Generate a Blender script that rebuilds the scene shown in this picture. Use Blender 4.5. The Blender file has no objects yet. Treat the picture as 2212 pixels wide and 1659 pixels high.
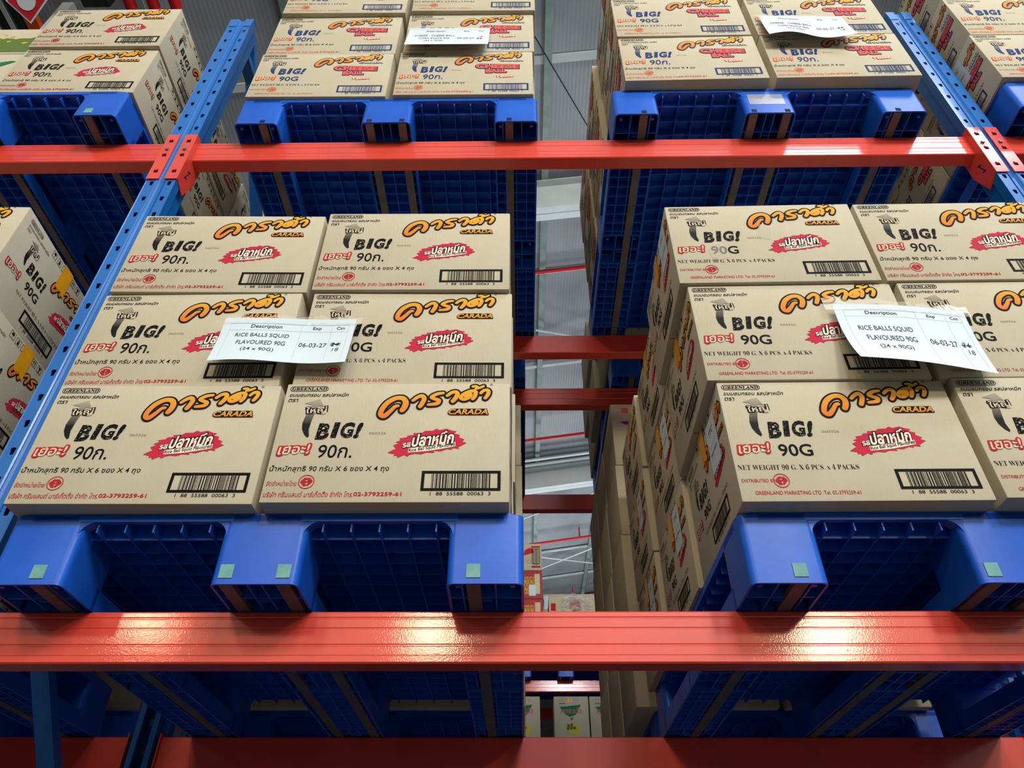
import bpy, bmesh, math, random
from math import sin, cos, pi, radians
from mathutils import Matrix, Vector
from mathutils.geometry import delaunay_2d_cdt

random.seed(7)
SC = bpy.context.scene
COL = SC.collection
ZC = 1.55                      # eye height: heights below are measured from the lens, plus ZC

# ------------------------------------------------------------------ camera
PITCH, YAW, ROLL, FPX = 0.681917537, -0.0145231255, 0.00395543480, 1584.20335
cam = bpy.data.cameras.new('camera')
cam.sensor_fit = 'HORIZONTAL'; cam.sensor_width = 36.0
cam.lens = 36.0 * FPX / 2212.0
cam.clip_start = 0.05; cam.clip_end = 200
camo = bpy.data.objects.new('camera', cam); COL.objects.link(camo)
_f = Vector((sin(YAW)*cos(PITCH), cos(YAW)*cos(PITCH), sin(PITCH)))
_r = Vector((cos(YAW), -sin(YAW), 0)); _u = _r.cross(_f)
_r2 = _r*cos(ROLL) + _u*sin(ROLL); _u2 = -_r*sin(ROLL) + _u*cos(ROLL)
camo.matrix_world = Matrix(((_r2.x, _u2.x, -_f.x, 0), (_r2.y, _u2.y, -_f.y, 0),
                            (_r2.z, _u2.z, -_f.z, ZC), (0, 0, 0, 1)))
SC.camera = camo

# ------------------------------------------------------------------ world, lamps, exposure
SC.view_settings.view_transform = 'Standard'
SC.view_settings.look = 'None'
SC.view_settings.gamma = 1.0
SC.view_settings.use_curve_mapping = False
SC.view_settings.exposure = -0.32
SC.cycles.use_denoising = True
SC.cycles.max_bounces = 6
W = bpy.data.worlds.new('world'); SC.world = W; W.use_nodes = True
bg = W.node_tree.nodes['Background']
_tc = W.node_tree.nodes.new('ShaderNodeTexCoord'); _sx = W.node_tree.nodes.new('ShaderNodeSeparateXYZ')
_rp = W.node_tree.nodes.new('ShaderNodeValToRGB')
for _p, _c in ((0.0, (.018, .02, .022, 1)), (.42, (.03, .032, .036, 1)), (.5, (.085, .09, .095, 1)), (.62, (.50, .52, .54, 1)), (1.0, (.62, .67, .72, 1))):
    _e = _rp.color_ramp.elements.new(_p) if 0 < _p < 1 else _rp.color_ramp.elements[0 if _p == 0 else -1]
    _e.position = _p; _e.color = _c
_mr = W.node_tree.nodes.new('ShaderNodeMapRange'); _mr.inputs[1].default_value = -1
W.node_tree.links.new(_tc.outputs['Generated'], _sx.inputs[0]); W.node_tree.links.new(_sx.outputs['Z'], _mr.inputs[0])
W.node_tree.links.new(_mr.outputs[0], _rp.inputs[0]); W.node_tree.links.new(_rp.outputs[0], bg.inputs[0])
_mx = W.node_tree.nodes.new('ShaderNodeMapRange'); _mx.inputs[1].default_value = -.8; _mx.inputs[2].default_value = .8
_mx.inputs[3].default_value = .72; _mx.inputs[4].default_value = 1.30       # the hall is brighter on the right
W.node_tree.links.new(_sx.outputs['X'], _mx.inputs[0]); W.node_tree.links.new(_mx.outputs[0], bg.inputs[1])

def area(name, loc, target, size, power, color, sy=None):
    l = bpy.data.lights.new(name, 'AREA'); l.energy = power; l.color = color
    l.shape = 'RECTANGLE'; l.size = size; l.size_y = sy or size
    o = bpy.data.objects.new(name, l); COL.objects.link(o)
    o.location = loc
    o.rotation_euler = (Vector(target) - Vector(loc)).to_track_quat('-Z', 'Y').to_euler()
    return o
WARM = (1.0, 0.80, 0.48)
COOL = (0.93, 0.97, 1.0)
# high-bay lamps hanging over the aisle in front of the rack and further back, the last an added fill
area('high_bay_or_fill_lamp', (-6.8, -10.0, ZC+5.05), (-5.0, -4.0, 1), 0.7, 130, WARM)
area('high_bay_or_fill_lamp', (-1.62, -10.0, ZC+4.78), (-1.4, -4.0, 1), 0.7, 200, WARM)
area('high_bay_or_fill_lamp', (5.4, -10.0, ZC+4.66), (4.2, -4.0, 1), 0.9, 340, WARM)
area('high_bay_or_fill_lamp', (1.7, -5.6, 6.8), (-.6, 1.5, 2.6), 1.2, 170, COOL)
area('high_bay_or_fill_lamp', (3.4, -4.8, 6.8), (.6, 1.5, 2.6), 1.2, 290, COOL)
area('high_bay_or_fill_lamp', (-3.0, -7.0, ZC+5.7), (-1.2, 1.4, ZC+.6), 1.0, 170, WARM)  # added fill to brighten the left part of the beams
# daylight from the roof light strip on the right
area('daylight_roof_strip', (3.95, -1.62, ZC+7.0), (3.6, 0.2, 0), 2.9, 190, (0.86, 0.94, 1.0), 0.9)
# added upward fill behind the rack, standing in for light bounced onto the roof
area('high_bay_or_fill_lamp', (.9, 6.2, ZC+3.9), (.9, 6.21, 12.0), 2.4, 95, COOL)
area('high_bay_or_fill_lamp', (1.2, 13.5, ZC+3.9), (1.2, 13.51, 12.0), 3.0, 230, COOL)
area('high_bay_or_fill_lamp', (1.2, -7.5, ZC+6.6), (.2, 3.0, ZC+2.0), 1.0, 230, COOL)  # added fill through the gap to brighten the rear beams

# ------------------------------------------------------------------ materials
def nmat(name):
    m = bpy.data.materials.new(name); m.use_nodes = True
    nt = m.node_tree; b = nt.nodes['Principled BSDF']
    return m, nt, b
def L(c):   # sRGB 0-255 to linear
    return tuple(((v/255)/12.92 if v/255 <= .04045 else ((v/255+.055)/1.055)**2.4) for v in c) + (1,)
def plain(name, rgb, rough=.6, metal=0.0, spec=None):
    spec = spec if spec is not None else (.12 if 'ink' in name or 'pen' in name else .5)
    m, nt, b = nmat(name)
    b.inputs['Base Color'].default_value = L(rgb)
    b.inputs['Roughness'].default_value = rough
    b.inputs['Metallic'].default_value = metal
    b.inputs['Specular IOR Level'].default_value = spec
    return m
def noise(nt, scale, detail=3, coord='Object', stretch=None):
    tc = nt.nodes.new('ShaderNodeTexCoord'); n = nt.nodes.new('ShaderNodeTexNoise')
    n.inputs['Scale'].default_value = scale; n.inputs['Detail'].default_value = detail
    if stretch:
        mp = nt.nodes.new('ShaderNodeMapping'); mp.inputs['Scale'].default_value = stretch
        nt.links.new(tc.outputs[coord], mp.inputs[0]); nt.links.new(mp.outputs[0], n.inputs['Vector'])
    else:
        nt.links.new(tc.outputs[coord], n.inputs['Vector'])
    return n
def varied(name, a, b_, scale, rough=.6, bump=0.0, bscale=None, stretch=None, lo=.35, hi=.65, spec=.5):
    m, nt, b = nmat(name)
    n = noise(nt, scale, 4, stretch=stretch)
    r = nt.nodes.new('ShaderNodeValToRGB')
    r.color_ramp.elements[0].position = lo; r.color_ramp.elements[0].color = L(a)
    r.color_ramp.elements[1].position = hi; r.color_ramp.elements[1].color = L(b_)
    nt.links.new(n.outputs['Fac'], r.inputs[0]); nt.links.new(r.outputs[0], b.inputs['Base Color'])
    b.inputs['Roughness'].default_value = rough
    b.inputs['Specular IOR Level'].default_value = spec
    if bump:
        n2 = noise(nt, bscale or scale*6, 2)
        bp = nt.nodes.new('ShaderNodeBump'); bp.inputs['Strength'].default_value = bump
        bp.inputs['Distance'].default_value = .002
        nt.links.new(n2.outputs['Fac'], bp.inputs['Height']); nt.links.new(bp.outputs[0], b.inputs['Normal'])
    return m

def kraft_mat(name, base, dark):
    m, nt, b = nmat(name)
    n = noise(nt, 9, 5); n2 = noise(nt, 260, 2, stretch=(1, 1, .25))
    r = nt.nodes.new('ShaderNodeValToRGB')
    r.color_ramp.elements[0].position = .3; r.color_ramp.elements[0].color = L(dark)
    r.color_ramp.elements[1].position = .62; r.color_ramp.elements[1].color = L(base)
    mx = nt.nodes.new('ShaderNodeMix'); mx.data_type = 'FLOAT'; mx.inputs[0].default_value = .35
    nt.links.new(n.outputs['Fac'], mx.inputs[2]); nt.links.new(n2.outputs['Fac'], mx.inputs[3])
    nt.links.new(mx.outputs[0], r.inputs[0]); nt.links.new(r.outputs[0], b.inputs['Base Color'])
    b.inputs['Roughness'].default_value = .82; b.inputs['Specular IOR Level'].default_value = .25
    # corrugation running upright plus soft dents
    tc = nt.nodes.new('ShaderNodeTexCoord'); mp = nt.nodes.new('ShaderNodeMapping')
    mp.inputs['Scale'].default_value = (1, 1, .04)
    wv = nt.nodes.new('ShaderNodeTexWave'); wv.bands_direction = 'DIAGONAL'
    wv.inputs['Scale'].default_value = 75; wv.inputs['Distortion'].default_value = .5
    nt.links.new(tc.outputs['Object'], mp.inputs[0]); nt.links.new(mp.outputs[0], wv.inputs['Vector'])
    dn = noise(nt, 6, 2, stretch=(1.4, 1.4, .5))
    ad = nt.nodes.new('ShaderNodeMath'); ad.operation = 'MULTIPLY_ADD'; ad.inputs[1].default_value = 9
    nt.links.new(dn.outputs['Fac'], ad.inputs[0]); nt.links.new(wv.outputs['Fac'], ad.inputs[2])
    bp = nt.nodes.new('ShaderNodeBump'); bp.inputs['Strength'].default_value = .10
    bp.inputs['Distance'].default_value = .0007
    nt.links.new(ad.outputs[0], bp.inputs['Height']); nt.links.new(bp.outputs[0], b.inputs['Normal'])
    return m

def paint_mat(name, base, rough, bump=.12, bscale=420, coat=0.0):
    m, nt, b = nmat(name)
    n = noise(nt, 5, 4)
    r = nt.nodes.new('ShaderNodeValToRGB')
    r.color_ramp.elements[0].position = .3; r.color_ramp.elements[0].color = L([v*.93 for v in base])
    r.color_ramp.elements[1].position = .7; r.color_ramp.elements[1].color = L(base)
    nt.links.new(n.outputs['Fac'], r.inputs[0]); nt.links.new(r.outputs[0], b.inputs['Base Color'])
    b.inputs['Roughness'].default_value = rough
    b.inputs['Coat Weight'].default_value = coat; b.inputs['Coat Roughness'].default_value = .08
    n2 = noise(nt, bscale, 2)
    bp = nt.nodes.new('ShaderNodeBump'); bp.inputs['Strength'].default_value = bump
    bp.inputs['Distance'].default_value = .001
    nt.links.new(n2.outputs['Fac'], bp.inputs['Height']); nt.links.new(bp.outputs[0], b.inputs['Normal'])
    nt.links.new(bp.outputs[0], b.inputs['Coat Normal'])
    return m

def grad_mat(name, z0, c0, z1, c1, speck=None):
    """printed ink whose colour runs over the height of the print"""
    m, nt, b = nmat(name)
    tc = nt.nodes.new('ShaderNodeTexCoord'); sp = nt.nodes.new('ShaderNodeSeparateXYZ')
    nt.links.new(tc.outputs['Object'], sp.inputs[0])
    mr = nt.nodes.new('ShaderNodeMapRange'); mr.inputs[1].default_value = z0; mr.inputs[2].default_value = z1
    nt.links.new(sp.outputs['Z'], mr.inputs[0])
    r = nt.nodes.new('ShaderNodeValToRGB')
    r.color_ramp.elements[0].color = L(c0); r.color_ramp.elements[1].color = L(c1)
    nt.links.new(mr.outputs[0], r.inputs[0]); nt.links.new(r.outputs[0], b.inputs['Base Color'])
    b.inputs['Roughness'].default_value = .75; b.inputs['Specular IOR Level'].default_value = .25
    return m

def worn_ink(name, ink, paper):
    m, nt, b = nmat(name)
    n = noise(nt, 190, 5)
    r = nt.nodes.new('ShaderNodeValToRGB')
    r.color_ramp.elements[0].position = .60; r.color_ramp.elements[0].color = L(ink)
    r.color_ramp.elements[1].position = .66; r.color_ramp.elements[1].color = L(paper)
    nt.links.new(n.outputs['Fac'], r.inputs[0]); nt.links.new(r.outputs[0], b.inputs['Base Color'])
    b.inputs['Roughness'].default_value = .75; b.inputs['Specular IOR Level'].default_value = .12
    return m

def clear_film(name, tint, alpha, rough=.12):
    m, nt, b = nmat(name)
    b.inputs['Base Color'].default_value = L(tint); b.inputs['Roughness'].default_value = rough
    b.inputs['Alpha'].default_value = alpha
    return m

KR = (192, 183, 160)
M = {
 'kraft': kraft_mat('kraft_board', KR, (183, 173, 149)),
 'kraft_edge': plain('kraft_board_edge', (150, 124, 84), .9),
 'seam': plain('kraft_flap_gap', (46, 34, 22), .95),
 'red_paint': paint_mat('red_powder_coat', (228, 68, 50), .40, .10, 300, .6),
 'blue_paint': paint_mat('blue_powder_coat', (14, 106, 190), .34, .06, 300, .2),
 'blue_plastic': varied('blue_pallet_plastic', (18, 82, 190), (26, 94, 204), 7, .36, .10, 60, spec=.28),
 'steel': plain('bright_steel', (150, 150, 148), .35, .8),
 'bar': varied('pallet_steel_bar', (88, 80, 84), (108, 98, 98), 14, .6),
 'pad': varied('grey_green_grip_pad', (92, 150, 150), (118, 166, 160), 30, .75),
 'slot_shade': plain('painted_slot_shade', (10, 16, 40), .9),  # dark colour standing in for the shade inside slots
 'paper': plain('white_paper', (208, 221, 230), .8),
 'pen': plain('black_pen', (30, 34, 48), .6),
 'grey_ink': plain('grey_ink', (62, 66, 74), .7),
 'rule': plain('thin_grey_rule', (178, 186, 198), .8),
 'black': plain('black_ink', (9, 8, 9), .72),
 'brown_black': plain('logo_outline_ink', (18, 11, 9), .7),
 'pale': plain('bare_board_ink', (208, 196, 168), .8),
 'white_ink': plain('white_ink', (232, 222, 204), .75),
 'red': plain('red_ink', (176, 34, 44), .72),
 'badge': plain('crimson_ink', (190, 40, 66), .72),
 'coral': plain('coral_ink', (226, 92, 84), .72),
 'orange_red': plain('orange_red_ink', (214, 96, 52), .72),
 'navy': plain('navy_ink', (34, 58, 108), .72),
 'navy_line': plain('slate_navy_ink', (52, 56, 92), .72),
 'faint': plain('faint_grey_ink', (140, 128, 108), .8),
 'big_black': worn_ink('worn_black_ink', (9, 9, 10), (190, 180, 154)),
 'big_navy': worn_ink('worn_navy_ink', (24, 54, 108), (190, 180, 154)),
 'arrow_black': grad_mat('arrow_ink', .192, (9, 9, 10), .262, (164, 156, 136)),
 'arrow_navy': grad_mat('arrow_navy_ink', .185, (26, 52, 108), .262, (164, 158, 140)),
 'logo_fill': grad_mat('logo_orange_ink', .205, (214, 110, 44), .298, (226, 172, 40)),
 'word_fill': grad_mat('word_orange_ink', .214, (206, 120, 56), .234, (222, 164, 60)),
 'yellow_tape': varied('yellow_packing_tape', (226, 150, 8), (240, 172, 20), 20, .35),
 'clear_tape': clear_film('clear_packing_tape', (220, 214, 196), .28),
 'wrap': clear_film('clear_stretch_wrap', (225, 230, 232), .35, .1),
 'roof': None,
 'white_steel': varied('white_painted_steel', (196, 206, 208), (210, 218, 220), 3, .5),
 'galv': varied('galvanised_steel', (120, 142, 138), (140, 160, 154), 8, .45),
 'pipe_red': plain('sprinkler_red', (206, 34, 44), .4),
 'dark': plain('dark_steel', (22, 26, 30), .6),
 'orange': plain('orange_paint', (232, 92, 24), .45),
 'concrete': varied('dark_sealed_concrete', (64, 64, 62), (78, 78, 76), 2, .4),
 'green': plain('green_ink', (34, 116, 84), .7),
 'teal': plain('teal_ink', (20, 138, 128), .7),
 'leaf': plain('leaf_ink', (92, 118, 60), .7),
 'yellow_ink': plain('yellow_ink', (206, 190, 70), .7),
 'red_board': varied('red_printed_board', (150, 34, 36), (170, 44, 44), 20, .6),
 'purple': plain('purple_ink', (140, 40, 120), .7),
 'cyan': plain('cyan_ink', (30, 130, 170), .7),
 'pink': plain('pink_ink', (206, 96, 110), .7),
 'sign_red': plain('sign_red', (200, 26, 44), .5),
 'wall': varied('grey_wall_panel', (84, 92, 98), (96, 104, 110), 2, .7),
}
def roof_mat():
    m, nt, b = nmat('foil_backed_roof_sheet')
    tc = nt.nodes.new('ShaderNodeTexCoord')
    wv = nt.nodes.new('ShaderNodeTexWave'); wv.inputs['Scale'].default_value = 7.5
    wv.bands_direction = 'X'; wv.inputs['Distortion'].default_value = .3
    nt.links.new(tc.outputs['Object'], wv.inputs['Vector'])
    n = noise(nt, 1.3, 4)
    r = nt.nodes.new('ShaderNodeValToRGB')
    r.color_ramp.elements[0].position = .3; r.color_ramp.elements[0].color = L((134, 140, 146))
    r.color_ramp.elements[1].position = .7; r.color_ramp.elements[1].color = L((160, 166, 172))
    nt.links.new(n.outputs['Fac'], r.inputs[0]); nt.links.new(r.outputs[0], b.inputs['Base Color'])
    b.inputs['Roughness'].default_value = .5; b.inputs['Metallic'].default_value = .1
    bp = nt.nodes.new('ShaderNodeBump'); bp.inputs['Strength'].default_value = .14
    bp.inputs['Distance'].default_value = .01
    nt.links.new(wv.outputs['Fac'], bp.inputs['Height']); nt.links.new(bp.outputs[0], b.inputs['Normal'])
    return m
M['roof'] = roof_mat()

# ------------------------------------------------------------------ mesh helpers
class MB:
    """collects shapes for ONE mesh object"""
    def __init__(s): s.v = []; s.f = []; s.m = []; s.slots = []
    def slot(s, mat):
        if mat not in s.slots: s.slots.append(mat)
        return s.slots.index(mat)
    def add(s, vs, fs, mat):
        k = s.slot(mat); o = len(s.v)
        s.v.extend(tuple(v) for v in vs)
        for f in fs: s.f.append(tuple(i+o for i in f)); s.m.append(k)
    def box(s, x0, x1, y0, y1, z0, z1, mat):
        s.add([(x0,y0,z0),(x1,y0,z0),(x1,y1,z0),(x0,y1,z0),(x0,y0,z1),(x1,y0,z1),(x1,y1,z1),(x0,y1,z1)],
              [(0,3,2,1),(4,5,6,7),(0,1,5,4),(1,2,6,5),(2,3,7,6),(3,0,4,7)], mat)
    def obb(s, a, b, w, h, mat, up=(0,0,1)):
        """a bar from a to b, w wide and h high"""
        a = Vector(a); b = Vector(b); d = (b-a).normalized(); u = Vector(up)
        x = d.cross(u).normalized(); u = x.cross(d).normalized()
        vs = []
        for p in (a, b):
            for sx, su in ((-1,-1),(1,-1),(1,1),(-1,1)): vs.append(p + x*sx*w/2 + u*su*h/2)
        s.add(vs, [(0,3,2,1),(4,5,6,7),(0,1,5,4),(1,2,6,5),(2,3,7,6),(3,0,4,7)], mat)
    def tube(s, pts, r, mat, n=10):
        pts = [Vector(p) for p in pts]; vs = []; fs = []
        for i, p in enumerate(pts):
            d = (pts[min(i+1, len(pts)-1)] - pts[max(i-1, 0)]).normalized()
            ref = Vector((0,0,1)) if abs(d.z) < .9 else Vector((1,0,0))
            x = d.cross(ref).normalized(); y = x.cross(d)
            for k in range(n):
                a = 2*pi*k/n; vs.append(p + x*cos(a)*r + y*sin(a)*r)
        for i in range(len(pts)-1):
            for k in range(n):
                fs.append((i*n+k, i*n+(k+1)%n, (i+1)*n+(k+1)%n, (i+1)*n+k))
        fs.append(tuple(range(n))[::-1]); fs.append(tuple((len(pts)-1)*n+k for k in range(n)))
        s.add(vs, fs, mat)
    def prism(s, poly, axis, a0, a1, mat, caps=True):
        """poly of 2D points extruded along axis: 'x' (pts are y,z), 'y' (x,z), 'z' (x,y)"""
        n = len(poly)
        def P(p, a):
            return {'x': (a, p[0], p[1]), 'y': (p[0], a, p[1]), 'z': (p[0], p[1], a)}[axis]
        vs = [P(p, a0) for p in poly] + [P(p, a1) for p in poly]
        fs = [(i, (i+1) % n, n+(i+1) % n, n+i) for i in range(n)]
        if caps: fs += [tuple(range(n))[::-1], tuple(range(n, 2*n))]
        s.add(vs, fs, mat)
    def shell(s, outer, inner, z0, z1, mat):
        """a closed wall between two loops of equal length, upright"""
        n = len(outer)
        vs = [(p[0], p[1], z) for z in (z0, z1) for lp in (outer, inner) for p in lp]
        fs = []
        for i in range(n):
            j = (i+1) % n
            fs += [(i, j, 2*n+j, 2*n+i), (n+j, n+i, 3*n+i, 3*n+j), (j, i, n+i, n+j), (2*n+i, 2*n+j, 3*n+j, 3*n+i)]
        s.add(vs, fs, mat)
    def mesh(s, name, smooth=False, bevel=0, fixn=True):
        me = bpy.data.meshes.new(name)
        me.from_pydata(s.v, [], s.f)
        for m_ in s.slots: me.materials.append(M[m_])
        me.polygons.foreach_set('material_index', s.m)
        if bevel or fixn:
            bm = bmesh.new(); bm.from_mesh(me)
            if bevel:
                bmesh.ops.remove_doubles(bm, verts=bm.verts, dist=1e-5)
                bmesh.ops.bevel(bm, geom=[e for e in bm.edges if len(e.link_faces) == 2 and e.calc_face_angle(0) > .5],
                                offset=bevel, segments=2, affect='EDGES', profile=.5)
            if fixn: bmesh.ops.recalc_face_normals(bm, faces=bm.faces)
            bm.to_mesh(me); bm.free()
        if smooth:
            for p in me.polygons: p.use_smooth = True
            try: me.set_sharp_from_angle(angle=radians(38))
            except Exception: pass
        me.update()
        return me
    def obj(s, name, parent=None, smooth=False, bevel=0, fixn=True, loc=None):
        return link(name, s.mesh(name, smooth, bevel, fixn), parent, loc)

def link(name, me, parent=None, loc=None, rot=None):
    o = bpy.data.objects.new(name, me); COL.objects.link(o)
    if parent: o.parent = parent
    if loc: o.location = loc
    if rot: o.rotation_euler = rot
    return o
def tag(o, label, cat, group=None):
    o['label'] = label; o['category'] = cat
    if group: o['group'] = group
    return o
def struct(o): o['kind'] = 'structure'; return o
def empty(name, loc, rz=0):
    o = bpy.data.objects.new(name, None); COL.objects.link(o)
    o.location = loc; o.rotation_euler = (0, 0, rz); o.empty_display_size = .1
    return o
def copy_tree(o, parent=None):
    c = o.copy(); COL.objects.link(c)
    if parent: c.parent = parent
    for ch in list(o.children): copy_tree(ch, c)
    return c
def rrect(x0, x1, y0, y1, r, n=5):
    pts = []
    for cx, cy, a0 in ((x1-r, y0+r, -90), (x1-r, y1-r, 0), (x0+r, y1-r, 90), (x0+r, y0+r, 180)):
        for k in range(n+1):
            a = radians(a0 + 90*k/n); pts.append((cx+cos(a)*r, cy+sin(a)*r))
    return pts

# ------------------------------------------------------------------ lettering
def union2d(vs, fs):
    """merge overlapping flat faces so that no two lie in the same place"""
    ff = []
    for f in fs:
        a = sum(vs[f[i]][0]*vs[f[(i+1) % len(f)]][1] - vs[f[(i+1) % len(f)]][0]*vs[f[i]][1] for i in range(len(f)))
        if abs(a) > 1e-12: ff.append(tuple(f) if a > 0 else tuple(f)[::-1])
    r = delaunay_2d_cdt([Vector(v) for v in vs], [], ff, 0, 1e-7, True)
    return [tuple(v) for v in r[0]], [tuple(f) for f, ids in zip(r[2], r[5]) if ids]

_tx = {}
def text2d(s, off=0.0, spacing=1.0):
    k = (s, round(off, 4), spacing)
    if k in _tx: return _tx[k]
    c = bpy.data.curves.new('t', 'FONT'); c.body = s; c.resolution_u = 3; c.offset = off
    c.space_character = spacing
    o = bpy.data.objects.new('t', c); COL.objects.link(o)
    bpy.context.view_layer.update()
    me = bpy.data.meshes.new_from_object(o.evaluated_get(bpy.context.evaluated_depsgraph_get()))
    vs = [(v.co.x, v.co.y) for v in me.vertices]; fs = [tuple(p.vertices) for p in me.polygons]
    bpy.data.objects.remove(o); bpy.data.curves.remove(c); bpy.data.meshes.remove(me)
    if off > .011: vs, fs = union2d(vs, fs)
    _tx[k] = (vs, fs)
    return _tx[k]
def serif(s):   # upright serif letters
    out = ''
    for ch in s:
        if 'A' <= ch <= 'Z': out += chr(0x1D400 + ord(ch) - 65)
        elif 'a' <= ch <= 'z': out += chr(0x1D41A + ord(ch) - 97)
        elif '0' <= ch <= '9': out += chr(0x1D7CE + ord(ch) - 48)
        else: out += ch
    return out

class Print(MB):
    """flat print in carton-face coordinates (metres from the face's lower left corner)"""
    DL = .00022
    def pt(s, x, y, lay): return (x, -.0005 - lay*s.DL, y)
    def poly(s, pts, mat, lay=0):
        s.add([s.pt(x, y, lay) for x, y in pts], [tuple(range(len(pts)))], mat)
    def rect(s, x0, y0, x1, y1, mat, lay=0): s.poly([(x0,y0),(x1,y0),(x1,y1),(x0,y1)], mat, lay)
    def text(s, st, x, y, w, h, mat, lay=0, off=0.0, grow=0.0, shear=0.0, rot=0.0, warp=None, spacing=1.0):
        """fit st into x..x+w, y..y+h; grow thickens the outline of the letters"""
        bv, _ = text2d(st, off, spacing); vs, fs = text2d(st, off+grow, spacing)
        x0 = min(v[0] for v in bv); x1 = max(v[0] for v in bv)
        y0 = min(v[1] for v in bv); y1 = max(v[1] for v in bv)
        out = []
        for vx, vy in vs:
            u = (vx-x0)/(x1-x0); v = (vy-y0)/(y1-y0)
            px = u*w + shear*v*h; py = v*h
            if warp: px, py = warp(u, v, px, py)
            if rot: px, py = px*cos(rot)-py*sin(rot), px*sin(rot)+py*cos(rot)
            out.append(s.pt(x+px, y+py, lay))
        s.add(out, fs, mat)
    def strokes(s, paths, mat, lay=0, extra=0.0, n=12):
        """round-capped pen strokes of points (x, y, radius), merged into one flat shape"""
        vs = []; fs = []
        def poly(p): fs.append(tuple(range(len(vs), len(vs)+len(p)))); vs.extend(p)
        for pts in paths:
            P = [pts[0]]
            for i in range(len(pts)-1):
                p0 = pts[max(i-1,0)]; p1 = pts[i]; p2 = pts[i+1]; p3 = pts[min(i+2,len(pts)-1)]
                for k in range(1, 6):
                    t = k/5
                    P.append(tuple(.5*((2*b)+(c-a)*t+(2*a-5*b+4*c-d)*t*t+(3*b-a-3*c+d)*t**3)
                                   for a, b, c, d in zip(p0, p1, p2, p3)))
            for x, y, r in P:
                r += extra
                poly([(x+cos(2*pi*(k+.37)/n)*r, y+sin(2*pi*(k+.37)/n)*r) for k in range(n)])
            for (xa, ya, ra), (xb, yb, rb) in zip(P, P[1:]):
                d = math.hypot(xb-xa, yb-ya)
                if d < 1e-7: continue
                nx, ny = -(yb-ya)/d, (xb-xa)/d; ra += extra; rb += extra
                poly([(xa+nx*ra, ya+ny*ra), (xa-nx*ra, ya-ny*ra), (xb-nx*rb, yb-ny*rb), (xb+nx*rb, yb+ny*rb)])
        vs, fs = union2d([(a*100, b*100) for a, b in vs], fs)
        s.add([s.pt(a/100, b/100, lay) for a, b in vs], fs, mat)
    def ring(s, cx, cy, r0, r1, mat, lay=0, n=32):
        vs = [s.pt(cx+cos(2*pi*k/n)*r, cy+sin(2*pi*k/n)*r, lay) for r in (r0, r1) for k in range(n)]
        s.add(vs, [(k, (k+1) % n, n+(k+1) % n, n+k) for k in range(n)], mat)
    def pmesh(s, name): return s.mesh(name, fixn=False)

def mmp(*a): return [(x/1000, y/1000) for x, y in a]

def logo_strokes():
    """the four big bubble letters of the brand word; traced as pen strokes in millimetres"""
    def px(x, y):   # trace grid -> mm on the carton face (follows the slope of the word)
        return (211 + (x-105)*251/1960, 305 - (y-60)*.1575)
    S = []
    def st(*p): S.append([(px(x, y)[0]/1000, px(x, y)[1]/1000, r*.80/1000) for x, y, r in p])
    # first letter: big loop
    st((450,465,5.0),(400,480,5.4),(330,560,6.2),(240,640,7.4),(175,610,7.2),(190,520,7.4),(270,405,7.6),(400,330,7.2),(520,330,7.4),(580,400,8.0),(570,480,8.2),(535,540,7.6))
    # hooked letter
    st((705,368,5.0),(780,310,5.6),(850,290,6.4),(893,335,6.6),(870,410,6.8),(835,475,6.4))
    # s-shaped letter
    st((1215,238,4.4),(1110,255,5.4),(1020,310,5.8),(1080,345,5.4),(1150,372,6.0),(1120,425,6.0),(975,445,4.4))
    # hooked letter
    st((1290,285,4.8),(1365,230,5.4),(1435,220,6.0),(1465,262,6.4),(1435,330,6.6),(1390,385,6.0))
    # loop letter
    st((1600,300,4.4),(1690,255,4.8),(1680,310,5.0),(1590,352,5.4),(1525,325,5.4),(1570,260,5.4),(1690,205,5.4),(1775,215,5.8),(1770,290,6.0),(1735,345,5.2))
    # last hook
    st((1870,240,4.6),(1920,195,5.0),(1985,190,5.6),(2005,230,5.8),(1980,290,5.8),(1950,330,5.2))
    # tone mark
    st((1725,122,3.8),(1780,118,4.2),(1825,150,4.0),(1775,160,3.6))
    st((1815,155,3.6),(1860,140,4.0),(1915,115,3.6))
    return S
LOGO = logo_strokes()

def put_logo(P, dx, dy, sx, sy, outline, fill='logo_fill'):
    T = [[(dx+x*sx, dy+y*sy, r*(sx+sy)/2) for x, y, r in st] for st in LOGO]
    P.strokes(T, outline, 4, .0042*(sx+sy)/2, 14)
    P.strokes(T, fill, 6, 0, 14)

def arrow(P, x, y, s, mat):
    c = [(80,262),(93,241),(80,243),(76,228),(72,205),(69.5,180),(73,162),(70,158),(62,166),(55,180),(53,196),(56,214),(62,234),(65,246),(48,250)]
    c = [(x+(a-48)*s/1000, y+(b-158)*s/1000) for a, b in c]
    P.poly(c, mat, 2)

def emblem(P, cx, cy, r, mat):
    P.ring(cx, cy, r*.90, r, mat, 2)
    def q(*pts): P.poly([(cx+a*r*.80, cy+b*r*.80) for a, b in pts], mat, 2)
    q((-1,.0),(-.38,.72),(.20,.72),(-.25,.12),(.98,.12),(.98,.02),(-.42,.02),(-.42,0))
    q((.28,.72),(.46,.72),(.94,.2),(.2,.2),(.02,.42))
    q((-1,.0),(-.42,.0),(-.42,-.04),(-.12,-.06),(.05,-.66),(0,-.74),(-.38,-.74))
    q((-.42,.02),(1,.02),(.32,-.70),(.14,-.70),(.05,-.58),(.34,-.1),(-.42,-.1))

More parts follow.
